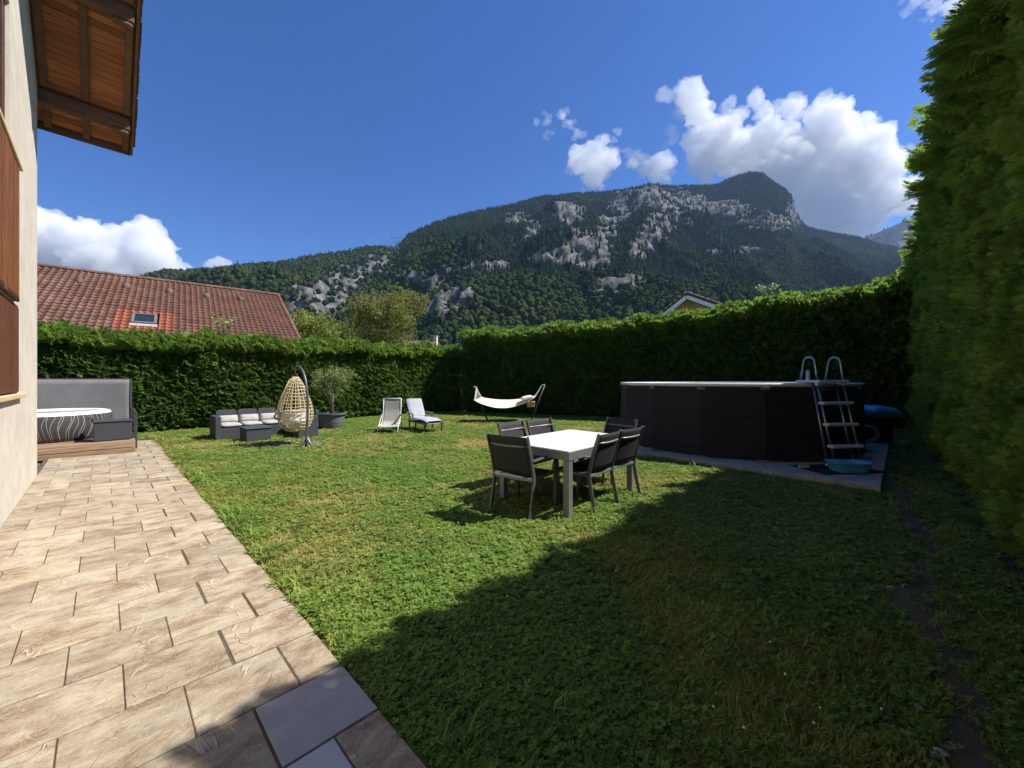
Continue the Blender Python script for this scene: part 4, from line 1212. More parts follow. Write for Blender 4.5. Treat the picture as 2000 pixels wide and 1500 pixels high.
for xx, yy in ((155, 552), (247, 562), (331, 572), (404, 581), (470, 587)):
    k, wv = roof_hit(xx, yy)
    MB().lathe([(.15, -.16), (.13, .10), (.02, .16)], 10, a0=0, a1=math.pi).build('vent_tile', M['rooftile_brown'], nh, smooth=True, loc=roof(k, wv, .04) - no, rot=(REUL.x + math.pi / 2, REUL.y, REUL.z))

# ------------------------------------------------------------------ two more houses behind the hedges
b0 = px(795, 742, 42); b0.z = 0
h2 = empty('neighbour_house', b0, math.radians(-8), 'low house with a brown roof and a pale chimney seen over the hedge corner', 'house')
q = MB(); q.box((0, 1.5, 2.2), (5.6, 5, 4.4)); q.build('wall', M['yellow_wall'], h2)
rz_ = 1.5 + (742 - 664) / F * 42
rf = MB(); rf.add([(-2.9, -1.6, rz_ - 1.25), (2.9, -1.6, rz_ - 1.25), (2.9, 1.5, rz_), (-2.9, 1.5, rz_), (2.9, 4.6, rz_ - 1.25), (-2.9, 4.6, rz_ - 1.25)], [(0, 1, 2, 3), (3, 2, 4, 5)])
o = rf.build('roof', M['rooftile'], h2, solid=.12)
for j in range(7):
    yy = -1.6 + 3.1 * j / 7
    MB().bar((-2.9, yy, rz_ - 1.25 + 1.25 * j / 7 + .07), (2.9, yy, rz_ - 1.25 + 1.25 * j / 7 + .07), .5, .05, up=(0, -.37, .92)).build('tile_course', M['rooftile_brown'], o)
q = MB(); q.box((2.75, 1.3, rz_ - .05), (.36, .42, 1.1)); q.box((2.75, 1.3, rz_ + .52), (.46, .52, .07)); q.build('chimney', M['render'], o)
g0 = px(1340, 575, 24)
h3 = empty('neighbour_house', (g0.x, g0.y, 0), math.radians(-22), 'ochre house gable with white bargeboards and dark tiles above the tall hedge', 'house')
az = g0.z; sl_l, sl_r, wl, wr_ = .80, .46, 3.2, 5.0
q = MB(); q.prism([(-wl + .4, 0), (wr_ - .4, 0), (wr_ - .4, az - sl_r * (wr_ - .4) - .25), (0, az - .25), (-wl + .4, az - sl_l * (wl - .4) - .25)], 0.35, 7.5, Matrix(((1, 0, 0, 0), (0, 0, 1, 0), (0, 1, 0, 0), (0, 0, 0, 1))))
q.build('wall', M['yellow_wall'], h3)
for sgn, w_, sl_ in ((-1, wl, sl_l), (1, wr_, sl_r)):
    q = MB(); q.bar((0, 3.7, az - .07), (sgn * w_, 3.7, az - sl_ * w_ - .07), 8.2, .12, up=(0, 0, 1)); q.build('roof_plane', M['rooftile_brown'], h3, bevel=.01)
    q = MB(); q.bar((sgn * .0, -.42, az - .24), (sgn * w_, -.42, az - .24 - sl_ * w_), .04, .22, up=(0, 0, 1)); q.build('bargeboard', M['white_paint'], h3)
    nt_ = int(math.hypot(w_, sl_ * w_) / .33)
    for j in range(nt_):
        f_ = (j + .5) / nt_
        q = MB(); q.tube([(sgn * w_ * (f_ - .55 / nt_), -.36, az + .02 - sl_ * w_ * (f_ - .55 / nt_)), (sgn * w_ * (f_ + .55 / nt_), -.36, az + .05 - sl_ * w_ * (f_ + .55 / nt_))], [.10, .085], 8)
        q.build('verge_tile', M['rooftile_brown'], h3, smooth=True)

# ------------------------------------------------------------------ trees beyond the hedge
tb_ = px(758, 742, 33); tb_.z = 0
tree('birch_tree', tb_, 10.6, (3.0, 2.6, 3.6), .20, 'tall yellowing birch with pale branches beyond the hedge', M['birch_leaf'], M['birch'], 19000, .20, 21, 34, .3, .9, .5, 6.6, droop=.8, clump=.24)
t2 = px(612, 742, 30); t2.z = 0
tree('bushy_tree', t2, 7.3, (2.3, 2.0, 2.4), .13, 'rounded yellow green tree beside the red roof gable', M['tree_leaf'], M['bark'], 9000, .20, 22, 22, .3, .2, .6, 4.8, clump=.3)
t3 = px(664, 742, 34); t3.z = 0
tree('bushy_tree', t3, 7.6, (1.7, 1.6, 2.3), .12, 'thin pale green tree between the rounded tree and the birch', M['birch_leaf'], M['bark'], 5000, .18, 23, 18, .3, .6, .5, 5.1, droop=.5, clump=.28)
t4 = px(850, 742, 46); t4.z = 0
tree('bushy_tree', t4, 5.6, (1.6, 1.6, 1.5), .12, 'small olive green tree next to the pale chimney', M['tree_leaf'], M['bark'], 3000, .2, 24, 14, .3, .2, .6, 4.2)
# laurel shoots growing out of the clipped hedge
for xx, yb, yt, n_, lab in ((438, 655, 616, 6, 'pale leafy laurel shoots rising above the clipped hedge before the red roof'), (1500, 578, 556, 5, 'pale leafy shoots rising out of the tall shaded hedge')):
    Yd = 12.4 if xx < 900 else 13.0
    r0_ = px(xx, yb, Yd)
    ls = empty('laurel_shoot', r0_, 0, lab, 'shrub')
    for i in range(n_):
        q = MB(); tipv = Vector(((i - n_ / 2 + .3) * .17, random.uniform(-.1, .1), (yb - yt) / F * Yd * random.uniform(.55, 1.0)))
        pts = [Vector((0, 0, -.5)), tipv * .5 + Vector((0, 0, -.05)), tipv]
        q.tube(pts, [.012, .009, .004], 5); st = q.build('stem', M['bark'], ls)
        for j in range(12):
            f_ = .25 + .75 * j / 11
            p = pts[1].lerp(pts[2], max(0, f_ * 2 - 1)) if f_ > .5 else pts[0].lerp(pts[1], f_ * 2)
            a = j * 2.4; d_ = Vector((math.cos(a), math.sin(a), .75)).normalized(); s_ = d_.cross(Vector((0, 0, 1))).normalized()
            L_ = random.uniform(.13, .19)
            MB().add([p, p + d_ * L_ * .5 + s_ * .036 + Vector((0, 0, .01)), p + d_ * L_, p + d_ * L_ * .5 - s_ * .036 + Vector((0, 0, .01))], [(0, 1, 2, 3)]).build('leaf', M['laurel'], st)

# ------------------------------------------------------------------ the mountain
M['rock'] = None
def rock_forest_mat(name):
    m = bpy.data.materials.new(name); m.use_nodes = True
    t = m.node_tree; N = t.nodes; b = N["Principled BSDF"]; b.inputs["Roughness"].default_value = .95; b.inputs["Specular IOR Level"].default_value = .05
    at = N.new("ShaderNodeAttribute"); at.attribute_name = "rock"
    g = N.new("ShaderNodeNewGeometry")
    def nz(s, st, d=7):
        vm = N.new("ShaderNodeVectorMath"); vm.operation = 'MULTIPLY'; vm.inputs[1].default_value = st
        lnk(t, g.outputs["Position"], vm.inputs[0])
        n = N.new("ShaderNodeTexNoise"); n.inputs["Scale"].default_value = s; n.inputs["Detail"].default_value = d; n.inputs["Roughness"].default_value = .65
        lnk(t, vm.outputs[0], n.inputs["Vector"]); return n.outputs[0]
    def mr(s, a, bb):
        x = N.new("ShaderNodeMapRange"); x.inputs[1].default_value = a; x.inputs[2].default_value = bb; lnk(t, s, x.inputs[0]); return x.outputs[0]
    def mix(f, a, bb):
        x = N.new("ShaderNodeMix"); x.data_type = 'RGBA'; lnk(t, f, x.inputs[0])
        for s, v in ((x.inputs[6], a), (x.inputs[7], bb)):
            if isinstance(v, tuple): s.default_value = (*v, 1)
            else: lnk(t, v, s)
        return x.outputs[2]
    rock = mix(mr(nz(.07, (1, 1, .3)), .40, .60), (.215, .21, .205), (.088, .086, .084))
    rock = mix(mr(nz(.16, (1, 1, .25), 4), .52, .66), rock, (.06, .06, .058))
    rock = mix(mr(nz(.02, (.5, .5, 4.0)), .55, .70), rock, (.10, .095, .085))
    rock = mix(mr(nz(.045, (1, 1, 1)), .56, .66), rock, (.07, .085, .04))
    soil = mix(mr(nz(.05, (1, 1, 1)), .4, .6), (.018, .03, .012), (.03, .042, .017))
    lnk(t, mix(at.outputs["Fac"], soil, rock), b.inputs["Base Color"])
    bn = N.new("ShaderNodeBump"); bn.inputs["Strength"].default_value = 1.0; bn.inputs["Distance"].default_value = 14.0
    lnk(t, nz(.035, (1, 1, .6), 8), bn.inputs["Height"]); lnk(t, bn.outputs[0], b.inputs["Normal"])
    return m
M['mountain'] = rock_forest_mat('limestone_and_forest_floor')
SKY = np.array([(-900, 640), (-400, 610), (0, 585), (150, 570), (265, 547), (330, 533), (420, 527), (480, 519), (540, 515), (600, 505), (660, 495), (720, 484), (745, 485), (772, 488), (797, 462), (850, 438), (900, 424), (960, 412), (1000, 405), (1060, 388), (1130, 379), (1180, 376), (1240, 368), (1300, 364), (1370, 367), (1400, 365), (1430, 351), (1465, 341), (1490, 343), (1507, 358), (1537, 377), (1545, 391), (1549, 418), (1562, 436), (1575, 446), (1610, 455), (1680, 467), (1720, 480), (1780, 492), (1900, 520), (2100, 560), (2500, 620), (3000, 680)])
CY = np.array([(-900, 900), (0, 1000), (265, 1050), (560, 1080), (745, 1120), (800, 1260), (1000, 1450), (1300, 1650), (1465, 1700), (1550, 1690), (1700, 1800), (2100, 1900), (3000, 1900)])
RK = [(1255, 392, 60, 20, -.12), (1345, 400, 75, 18, .08), (1420, 408, 60, 14, .08), (1290, 440, 30, 55, .6), (1265, 470, 26, 34, .6), (1505, 436, 62, 15, -.1), (1215, 410, 30, 24, .2), (1150, 480, 40, 20, .5), (1100, 500, 50, 12, -.3), (690, 530, 75, 17, -.35), (620, 580, 60, 24, -.35), (660, 560, 50, 20, -.3), (735, 512, 40, 12, -.1), (600, 604, 60, 16, 0), (680, 595, 45, 18, 0), (868, 565, 34, 36, .2), (890, 592, 34, 16, 0), (845, 600, 30, 16, .2), (940, 523, 50, 7, -.1), (1010, 428, 20, 17, 0), (1110, 418, 28, 24, .1), (1075, 500, 50, 9, -.35), (1130, 490, 26, 26, .5), (1185, 455, 22, 34, .5),
      (1165, 520, 30, 14, -.2), (1235, 400, 46, 16, -.1), (1300, 398, 58, 17, .05), (1380, 405, 55, 11, .12), (1430, 411, 34, 12, .05), (1280, 452, 26, 42, .55), (1250, 485, 22, 22, .5), (1215, 420, 22, 26, .3), (1500, 435, 55, 13, -.12), (1545, 425, 18, 20, .2), (1548, 400, 10, 16, .2), (1450, 492, 26, 6, -.1), (1395, 494, 14, 5, 0), (1240, 548, 30, 14, -.15), (1205, 575, 20, 8, 0), (1190, 560, 26, 10, -.2), (800, 540, 30, 10, .1), (1040, 455, 14, 20, .3), (1330, 430, 24, 12, .2)]
def mountain(name, SKYL, CYL, x0, x1, nx, nq, foot, seed, rocks, mat, amp=1.0):
    xs = np.linspace(x0, x1, nx); qs = np.concatenate([np.linspace(0, 1, nq), [1.04, 1.1, 1.25]])
    XX, QQ = np.meshgrid(xs, qs)
    tanx = (XX - 1000) / F
    crest = np.interp(XX, SKYL[:, 0], SKYL[:, 1]); cy = np.interp(XX, CYL[:, 0], CYL[:, 1])
    zc = EYE + (HZ - crest) / F * cy
    Yv = foot + (cy - foot) * QQ
    base = np.stack([tanx * Yv, Yv, np.zeros_like(Yv)], -1).reshape(-1, 3)
    prof = np.where(QQ <= 1, .55 * QQ ** 1.5 + .45 * QQ ** .9, 1 - (QQ - 1) * 1.6)
    steps = .035 * np.sin(QQ * 19 + 2.5 * vnoise(base * .002 + 5, seed).reshape(QQ.shape)) * np.clip(QQ * (1.02 - QQ) * 6, 0, 1)
    rid = (1 - np.abs(vnoise(base * np.array([.0045, .0022, 0]) + 3, seed + 2))) - .6
    rid2 = fbm(base * np.array([.014, .007, 0]) + 9, 4, seed + 3)
    env = np.clip(np.sin(np.pi * np.clip(QQ, 0, 1)), 0, 1)
    Z = zc * (prof + steps) + amp * env * (rid.reshape(QQ.shape) * 85 + rid2.reshape(QQ.shape) * 26)
    Yv = Yv - amp * env * rid.reshape(QQ.shape) * 60
    P = np.stack([tanx * Yv, Yv, Z - 1.0 * (QQ < .01)], -1).reshape(-1, 3)
    sx = 1000 + F * P[:, 0] / P[:, 1]; sy = HZ - F * (P[:, 2] - EYE) / P[:, 1]
    rk = np.full(len(P), -1.0)
    n1 = fbm(P * np.array([.010, .010, .028]), 4, 40); n2 = fbm(P * np.array([.05, .05, .03]), 4, 50, gain=.6)
    for (a, b, ra, rb, an) in rocks:
        c_, s_ = math.cos(an), math.sin(an)
        u = ((sx - a) * c_ + (sy - b) * s_) / (ra * 1.25); v = (-(sx - a) * s_ + (sy - b) * c_) / (rb * 1.3)
        rk = np.maximum(rk, 1 - (u * u + v * v))
    rk = np.clip((rk + .55 * n1 + .5 * n2 - .12) * 2.8, 0, 1)
    rk[(QQ > 1).ravel()] = 0
    # cliffs break into ledges
    P[:, 1] -= rk * (6 + 9 * n2); P[:, 2] += rk * 5 * n1
    n = len(qs)
    I = np.arange(n * nx).reshape(n, nx)
    Q = np.stack([I[:-1, :-1], I[:-1, 1:], I[1:, 1:], I[1:, :-1]], -1).reshape(-1, 4)
    me = raw_mesh(name, P, Q, mat, True)
    a = me.attributes.new("rock", 'FLOAT', 'POINT'); a.data.foreach_set("value", rk.astype(np.float32))
    o = link(name, me); tag(o, kind='structure')
    return o, P, Q, rk, sx, sy
mo, mP, mQ, mR, msx, msy = mountain('mountain', SKY, CY, -900, 3000, 1000, 210, 330, 4, RK, M['mountain'])
SKY2 = np.array([(1400, 560), (1600, 500), (1690, 466), (1740, 444), (1800, 418), (1850, 405), (1950, 395), (2200, 410), (2600, 500)])
CY2 = np.array([(1400, 3300), (2600, 3300)])
fo_, fP, fQ, fR, _, _ = mountain('distant_mountain', SKY2, CY2, 1400, 2600, 140, 60, 2300, 9, [(1800, 440, 40, 7, -.4), (1770, 470, 36, 10, -.2), (1850, 425, 40, 10, -.2)], M['mountain'], 1.2)

def scatter_faces(P, Q, rk, n, dens=None):
    T = P[Q]; A = .5 * np.linalg.norm(np.cross(T[:, 2] - T[:, 0], T[:, 3] - T[:, 1]), axis=1)
    r_ = rk[Q].mean(1); wt = A * np.clip(1 - 1.1 * r_, 0.09, 1)
    cen = T.mean(1)
    wt *= (cen[:, 1] > 200)
    if dens is not None: wt *= dens(cen)
    k = rng.choice(len(Q), n, p=wt / wt.sum())
    a, b = rng.random(n)[:, None], rng.random(n)[:, None]
    q = T[k]
    return (q[:, 0] * (1 - a) + q[:, 1] * a) * (1 - b) + (q[:, 3] * (1 - a) + q[:, 2] * a) * b
def conifer(name, mat, seed):
    r = random.Random(seed); V, T = [], []
    for lev in range(5):
        z0, z1 = .10 + .17 * lev, .10 + .17 * lev + .34
        R = .20 * (1 - lev / 5.6); n = 7
        k = len(V); V.append((0, 0, min(1.0, z1)))
        for i in range(n):
            a = 2 * math.pi * i / n + r.random() * .5; rr_ = R * r.uniform(.6, 1.2)
            V.append((rr_ * math.cos(a), rr_ * math.sin(a), z0 + r.uniform(-.05, .05)))
        for i in range(n): T.append((k, k + 1 + i, k + 1 + (i + 1) % n))
    return proto(name, np.array(V), np.array(T), mat)
def broadleaf(name, mat, seed):
    bm = bmesh.new(); bmesh.ops.create_icosphere(bm, subdivisions=2, radius=.5)
    for v in bm.verts:
        k = 1 + .42 * noise.noise(v.co * 4 + Vector((seed * 7, 0, 0))) + .25 * noise.noise(v.co * 9 + Vector((0, seed, 0)))
        v.co = Vector((v.co.x * .78 * k, v.co.y * .78 * k, (v.co.z * .95 + .5) * (.7 + .3 * k)))
    me = bpy.data.meshes.new(name); bm.to_mesh(me); bm.free(); me.materials.append(mat)
    return bpy.data.objects.new(name, me)
M['conifer'] = foliage_mat('spruce_green', (.013, .026, .014), (.020, .035, .016), None, .01, .1, .25)
M['broad'] = foliage_mat('beech_green', (.034, .053, .017), (.050, .067, .020), (.024, .041, .015), .01, .15, .3)
for k_ in ('conifer', 'broad'):
    M[k_].node_tree.nodes['Principled BSDF'].inputs['Specular IOR Level'].default_value = .0
    M[k_].node_tree.nodes['Principled BSDF'].inputs['Roughness'].default_value = 1
CO = [conifer('conifer', M['conifer'], k) for k in range(3)]; BR = [broadleaf('broadleaf', M['broad'], k) for k in range(3)]
nF = 125000
def dens_front(c): return np.where((c[:, 0] / c[:, 1] > -1.35) & (c[:, 0] / c[:, 1] < 1.25), 1, .12)
fp = scatter_faces(mP, mQ, mR, nF, dens_front)
fsx = 1000 + F * fp[:, 0] / fp[:, 1]; fsy = HZ - F * (fp[:, 2] - EYE) / fp[:, 1]
pb_ = np.clip(.5 + .9 * fbm(fp * .004, 3, 77) + .45 * ((fsy > 560) & (fsx > 820) & (fsx < 1330)) + .35 * (fsx < 560) - .55 * (fsy < 470) - .25 * (fsx > 1400), .04, .96)
isb = rng.random(nF) < pb_
idx = np.where(isb, 3 + rng.integers(0, 3, nF), rng.integers(0, 3, nF))
hgt = np.where(isb, rng.uniform(7, 12.5, nF), rng.uniform(9, 19, nF))
scl = np.stack([hgt * np.where(isb, 1.0, .95), hgt * np.where(isb, 1.0, .95), hgt], 1)
rot = np.zeros((nF, 3)); rot[:, 2] = rng.random(nF) * 6.28
fp[:, 2] -= 1.0
o = gn_scatter('mountain_forest', fp, rot, scl, CO + BR, idx); tag(o, 'mixed spruce and beech forest covering the mountain between its cliffs', 'forest', kind='stuff')
n2_ = 9000
fp2 = scatter_faces(fP, fQ, fR, n2_)
rot2 = np.zeros((n2_, 3)); rot2[:, 2] = rng.random(n2_) * 6.28
h2_ = rng.uniform(16, 30, n2_)
o = gn_scatter('mountain_forest', fp2, rot2, h2_, CO + BR, rng.integers(0, 6, n2_)); tag(o, 'hazy forest on the distant mountain beside the tall hedge', 'forest', kind='stuff')

# pylons and the cable with its marker ball
def pylon(x, yt, yb, Y, label):
    b_ = px(x, yb, Y); H_ = (yb - yt) / F * Y
    q = empty('pylon', b_, 0, label, 'pylon')
    r_ = .035 * H_ * .35
    for s in (-1, 1):
        for s2 in (-1, 1):
            MB().tube([(s * .13 * H_, s2 * .08 * H_, -.2 * H_), (s * .05 * H_, s2 * .04 * H_, .45 * H_), (s * .17 * H_, s2 * .02 * H_, .80 * H_)], r_, 5).build('leg', M['steel'], q)
    for z in (.05, .2, .33):
        k_ = .13 - .08 * (z + .2) / .65
        MB().tube([(-k_ * H_, -.06 * H_, z * H_), (k_ * H_, -.06 * H_, (z + .12) * H_)], r_ * .7, 4).build('brace', M['steel'], q)
        MB().tube([(k_ * H_, -.06 * H_, z * H_), (-k_ * H_, -.06 * H_, (z + .12) * H_)], r_ * .7, 4).build('brace', M['steel'], q)
    MB().tube([(-.48 * H_, 0, .86 * H_), (-.17 * H_, 0, .80 * H_), (.17 * H_, 0, .80 * H_), (.48 * H_, 0, .86 * H_)], r_, 5).build('cross_arm', M['steel'], q)
    MB().tube([(-.3 * H_, 0, H_), (-.48 * H_, 0, .86 * H_)], r_, 5).build('cross_arm', M['steel'], q)
    MB().tube([(.3 * H_, 0, H_), (.48 * H_, 0, .86 * H_)], r_, 5).build('cross_arm', M['steel'], q)
pylon(775, 459, 487, 1120, 'larger lattice pylon on the notch of the mountain ridge')
pylon(762, 471, 488, 1150, 'smaller lattice pylon on the notch of the mountain ridge')
def cable(a, b, label, ball=None):
    pts = []
    for i in range(25):
        u = i / 24; p = a.lerp(b, u); p.z -= 14 * 4 * u * (1 - u); pts.append(p)
    c = empty('power_cable', a, 0, label, 'cable')
    MB().tube([p - a for p in pts], .09, 4).build('wire', M['plastic_pot'], c)
    if ball is not None:
        bm_ = MB(); bm_.lathe([(.01, -1.1), (.6, -.9), (1.0, -.45), (1.1, 0), (1.0, .45), (.6, .9), (.01, 1.1)], 14)
        p = a.lerp(b, ball); p.z -= 14 * 4 * ball * (1 - ball)
        bm_.build('marker_ball', M['white_paint'], c, smooth=True, loc=p - a)
cable(px(1180, 560, 760), px(1900, 405, 520), 'thin overhead power cable with a white marker ball crossing the mountain', .22)
cable(px(1230, 545, 740), px(1900, 350, 500), 'thin overhead power cable crossing in front of the clouds')

# ------------------------------------------------------------------ clouds
def cloud_mat(name, dens):
    m = bpy.data.materials.new(name); m.use_nodes = True
    t = m.node_tree; N = t.nodes; N.remove(N["Principled BSDF"])
    v = N.new("ShaderNodeVolumePrincipled"); v.inputs["Color"].default_value = (1, 1, 1, 1); v.inputs["Density"].default_value = dens; v.inputs["Anisotropy"].default_value = .0
    lnk(t, v.outputs[0], N["Material Output"].inputs["Volume"])
    return m
M['cloud'] = cloud_mat('cloud_body', .0042); M['wisp'] = cloud_mat('cloud_wisp', .0022)
def ico(sub):
    bm = bmesh.new(); bmesh.ops.create_icosphere(bm, subdivisions=sub, radius=1)
    V = np.array([tuple(v.co) for v in bm.verts]); T = np.array([[v.index for v in f.verts] for f in bm.faces]); bm.free(); return V, T
I2, I3, I4 = ico(2), ico(3), ico(4)
def skin(o, k0, amps):
    rm = o.modifiers.new("skin", 'REMESH'); rm.mode = 'VOXEL'; rm.voxel_size = 2.4 * k0; rm.use_smooth_shade = True
    for sz_, am in amps:
        tx = bpy.data.textures.new('billows', 'CLOUDS'); tx.noise_scale = sz_ * k0; tx.noise_depth = 4
        dm = o.modifiers.new("billows", 'DISPLACE'); dm.texture = tx; dm.strength = am * k0; dm.mid_level = .5; dm.texture_coords = 'LOCAL'
def cloud(name, puffs, Yd, label, seed, wisps=(), depth=.6, fine=1.0):
    r = np.random.default_rng(seed)
    k0 = Yd / F
    balls = []
    for (x, y, rp) in puffs:
        c = np.array(tuple(px(x, y, Yd))); R = rp * k0
        c[1] += r.uniform(-1, 1) * R * depth
        balls.append((c, R, 0))
        for _ in range(int(16 * fine)):
            d = r.normal(size=3); d[1] -= .5; d[2] += .35; d /= np.linalg.norm(d)
            c2 = c + d * R * r.uniform(.72, .98); R2 = R * r.uniform(.26, .5)
            balls.append((c2, R2, 1))
            for _ in range(3):
                d2 = d + r.normal(size=3) * .8; d2 /= np.linalg.norm(d2)
                balls.append((c2 + d2 * R2 * .9, R2 * r.uniform(.25, .5), 2))
    def mesh_of(bl, nm, mat):
        VV, TT, off = [], [], 0
        for c, R, lv in bl:
            V, T = (I4, I3, I2)[lv] if fine >= 1 else (I3, I2, I2)[lv]
            P = V * R * np.array([1, 1, .9]) + c
            f_ = 2.2 / (R + 60)
            dsp = .34 * fbm(P * f_, 4, seed) + .16 * fbm(P * f_ * 5, 3, seed + 7)
            P = P + V * (R * dsp)[:, None]
            VV.append(P); TT.append(T + off); off += len(P)
        return raw_mesh(nm, np.concatenate(VV), np.concatenate(TT), mat, True)
    o0 = px(puffs[0][0], puffs[0][1], Yd)
    root = empty('cloud', o0, 0, label, 'cloud')
    me = mesh_of(balls, 'cloud_body', M['cloud']); me.transform(Matrix.Translation(-o0))
    bo = link('billow', me, None, root)
    skin(bo, k0, ((18, 11.0), (7, 4.5)))
    # bo.modifiers.new("skin", 'REMESH'); rm.mode = 'VOXEL'; rm.voxel_size = 2.6 * k0; rm.use_smooth_shade = True
    wb = []
    for (x, y, rp) in wisps:
        c = np.array(tuple(px(x, y, Yd * .99))); R = rp * k0
        for _ in range(7):
            d = r.normal(size=3) * np.array([1, .5, .7])
            wb.append((c + d * R * .55, R * r.uniform(.3, .6), 1))
    if wb:
        me = mesh_of(wb, 'cloud_wisp', M['wisp']); me.transform(Matrix.Translation(-o0)); skin(link('wisp', me, None, root), k0, ((10, 12.0), (4, 6.0)))
cloud('cloud', [(60, 470, 60), (110, 490, 62), (165, 470, 40), (200, 500, 46), (250, 480, 48), (290, 500, 40), (325, 515, 24), (20, 450, 60), (350, 530, 18), (140, 520, 40), (250, 530, 40)], 7000, 'dense white cumulus cloud towering behind the red tiled roof', 5)
cloud('cloud', [(425, 513, 13), (440, 517, 11), (410, 520, 9)], 7600, 'small white cloud on the wooded ridge beside the big cumulus', 6, fine=.6)
cloud('cloud', [(1345, 195, 26), (1365, 215, 26), (1385, 245, 22), (1360, 275, 28), (1400, 290, 42), (1370, 330, 30), (1450, 300, 48), (1500, 280, 34), (1480, 190, 16), (1500, 215, 16), (1540, 215, 18), (1550, 320, 60), (1600, 270, 42), (1645, 225, 26), (1665, 255, 30), (1690, 290, 40), (1720, 290, 26), (1640, 340, 60), (1710, 350, 44), (1620, 420, 46), (1690, 420, 46), (1740, 390, 38), (1780, 390, 24), (1500, 350, 50), (1570, 390, 50), (1740, 320, 22), (1590, 225, 20)], 6800,
      'big bright cumulus cloud rising behind the mountain summit', 8, wisps=[(1320, 190, 24), (1325, 215, 20), (1440, 250, 30), (1560, 200, 26), (1620, 200, 26), (1760, 300, 22), (1790, 360, 24), (1310, 270, 20), (1420, 215, 22), (1700, 250, 26), (1660, 450, 30), (1800, 395, 20)], fine=.8)
cloud('cloud', [(1140, 310, 24), (1165, 305, 28), (1185, 320, 22), (1165, 335, 24), (1155, 355, 16), (1125, 300, 14), (1180, 275, 9)], 6400, 'round white cloud standing on the mountain ridge', 9, wisps=[(1125, 330, 22), (1160, 365, 18), (1195, 300, 16), (1170, 272, 12), (1195, 275, 9)], fine=.8)
cloud('cloud', [(1265, 320, 20), (1290, 325, 20), (1240, 310, 14), (1280, 345, 16), (1310, 325, 12)], 6500, 'low white cloud between the round cloud and the big cumulus', 10, wisps=[(1235, 320, 18), (1300, 345, 20), (1225, 300, 10)], fine=.8)
cloud('cloud', [(1102, 228, 6), (1112, 240, 6)], 6300, 'thin torn cloud scraps drifting above the round cloud', 12, wisps=[(1065, 233, 13), (1100, 222, 13), (1115, 240, 14), (1130, 262, 13), (1070, 265, 12), (1210, 255, 9)], fine=.6)
cloud('cloud', [(1870, 5, 16), (1890, 12, 14)], 5600, 'pale streaky cloud high above the tall hedge', 13, wisps=[(1780, 5, 20), (1810, 15, 20), (1840, 5, 22), (1870, 18, 22), (1905, 8, 22), (1815, 35, 10)], fine=.6)
cloud('cloud', [(1830, 290, 14), (1850, 285, 12), (1840, 305, 10)], 6300, 'little white cloud half hidden by the loose hedge shoots', 14, wisps=[(1825, 285, 14), (1850, 300, 12)], fine=.6)
# clouds beyond the picture, so that the sky goes on
for i, (x, y) in enumerate(((-700, 330), (2700, 250), (3600, 420))):
    cloud('cloud', [(x + dx, y + dy, rr_) for dx, dy, rr_ in ((0, 0, 60), (80, 20, 50), (-80, 15, 46), (150, 30, 34))], 7000, ('white cumulus far out over the valley behind the chalet', 'white cumulus beyond the tall hedge', 'low white cumulus far beyond the tall hedge')[i], 30 + i, fine=.5)

# ------------------------------------------------------------------ air
M['haze'] = bpy.data.materials.new('valley_haze'); M['haze'].use_nodes = True
t = M['haze'].node_tree; t.nodes.remove(t.nodes["Principled BSDF"])
pv = t.nodes.new("ShaderNodeVolumePrincipled")
pv.inputs["Color"].default_value = (.42, .60, 1.0, 1); pv.inputs["Density"].default_value = .00005; pv.inputs["Anisotropy"].default_value = .25
lnk(t, pv.outputs[0], t.nodes["Material Output"].inputs["Volume"])
zt = max(mP[:, 2].max(), fP[:, 2].max()) + 40
mb = MB(); mb.box((0, 0, 0), (13400, 5700, zt + 1.6))
hzo = mb.build('haze', M['haze'], loc=(0, 1500, (zt - 1.6) / 2)); tag(hzo, 'thin blue valley haze in front of the mountains', 'haze', kind='stuff')

# ------------------------------------------------------------------ grass
def grass_mat(name, g1, g2, dry, tr=.35):
    return material(name, g1, g2, 1.3, .65, coord='POS', c3=dry, s3=.75, lo3=.46, hi3=.66, dry_t=(1.2, 3.0), translucent=tr, vary=.28, spec=.25, lo=.4, hi=.62)
M['grass'] = grass_mat('lawn_grass', (.215, .29, .048), (.355, .36, .085), (.55, .42, .175), .48)
M['clover'] = grass_mat('clover', (.17, .29, .053), (.23, .33, .064), (.31, .33, .09), .48)
M['straw'] = material('dry_straw', (.42, .31, .14), (.3, .2, .09), 4, .8, coord='POS', translucent=.2, vary=.2)
M['flower'] = material('clover_flower', (.75, .75, .70), rough=.8)
def tuft(name, mat, n, seed, h=.05, wd=.0045, spread=.055):
    r = random.Random(seed); V, Q = [], []
    for _ in range(n):
        a = r.random() * 6.28; rad_ = spread * r.random() ** .5
        p = Vector((rad_ * math.cos(a), rad_ * math.sin(a), -.004)); b = r.random() * 6.28
        ln = r.uniform(.2, 1.1); d = Vector((math.cos(b) * ln, math.sin(b) * ln, 1)).normalized(); s = Vector((-math.sin(b), math.cos(b), 0)) * wd * r.uniform(.7, 1.3)
        L = h * r.uniform(.5, 1.25); k = len(V)
        m = p + d * L * .55; e = m + (d + Vector((math.cos(b), math.sin(b), -.5)) * .7).normalized() * L * .5
        V += [tuple(p - s), tuple(p + s), tuple(m + s * .9), tuple(m - s * .9), tuple(e + s * .15), tuple(e - s * .15)]
        Q += [(k, k + 1, k + 2, k + 3), (k + 3, k + 2, k + 4, k + 5)]
    return proto(name, np.array(V), np.array(Q), mat)
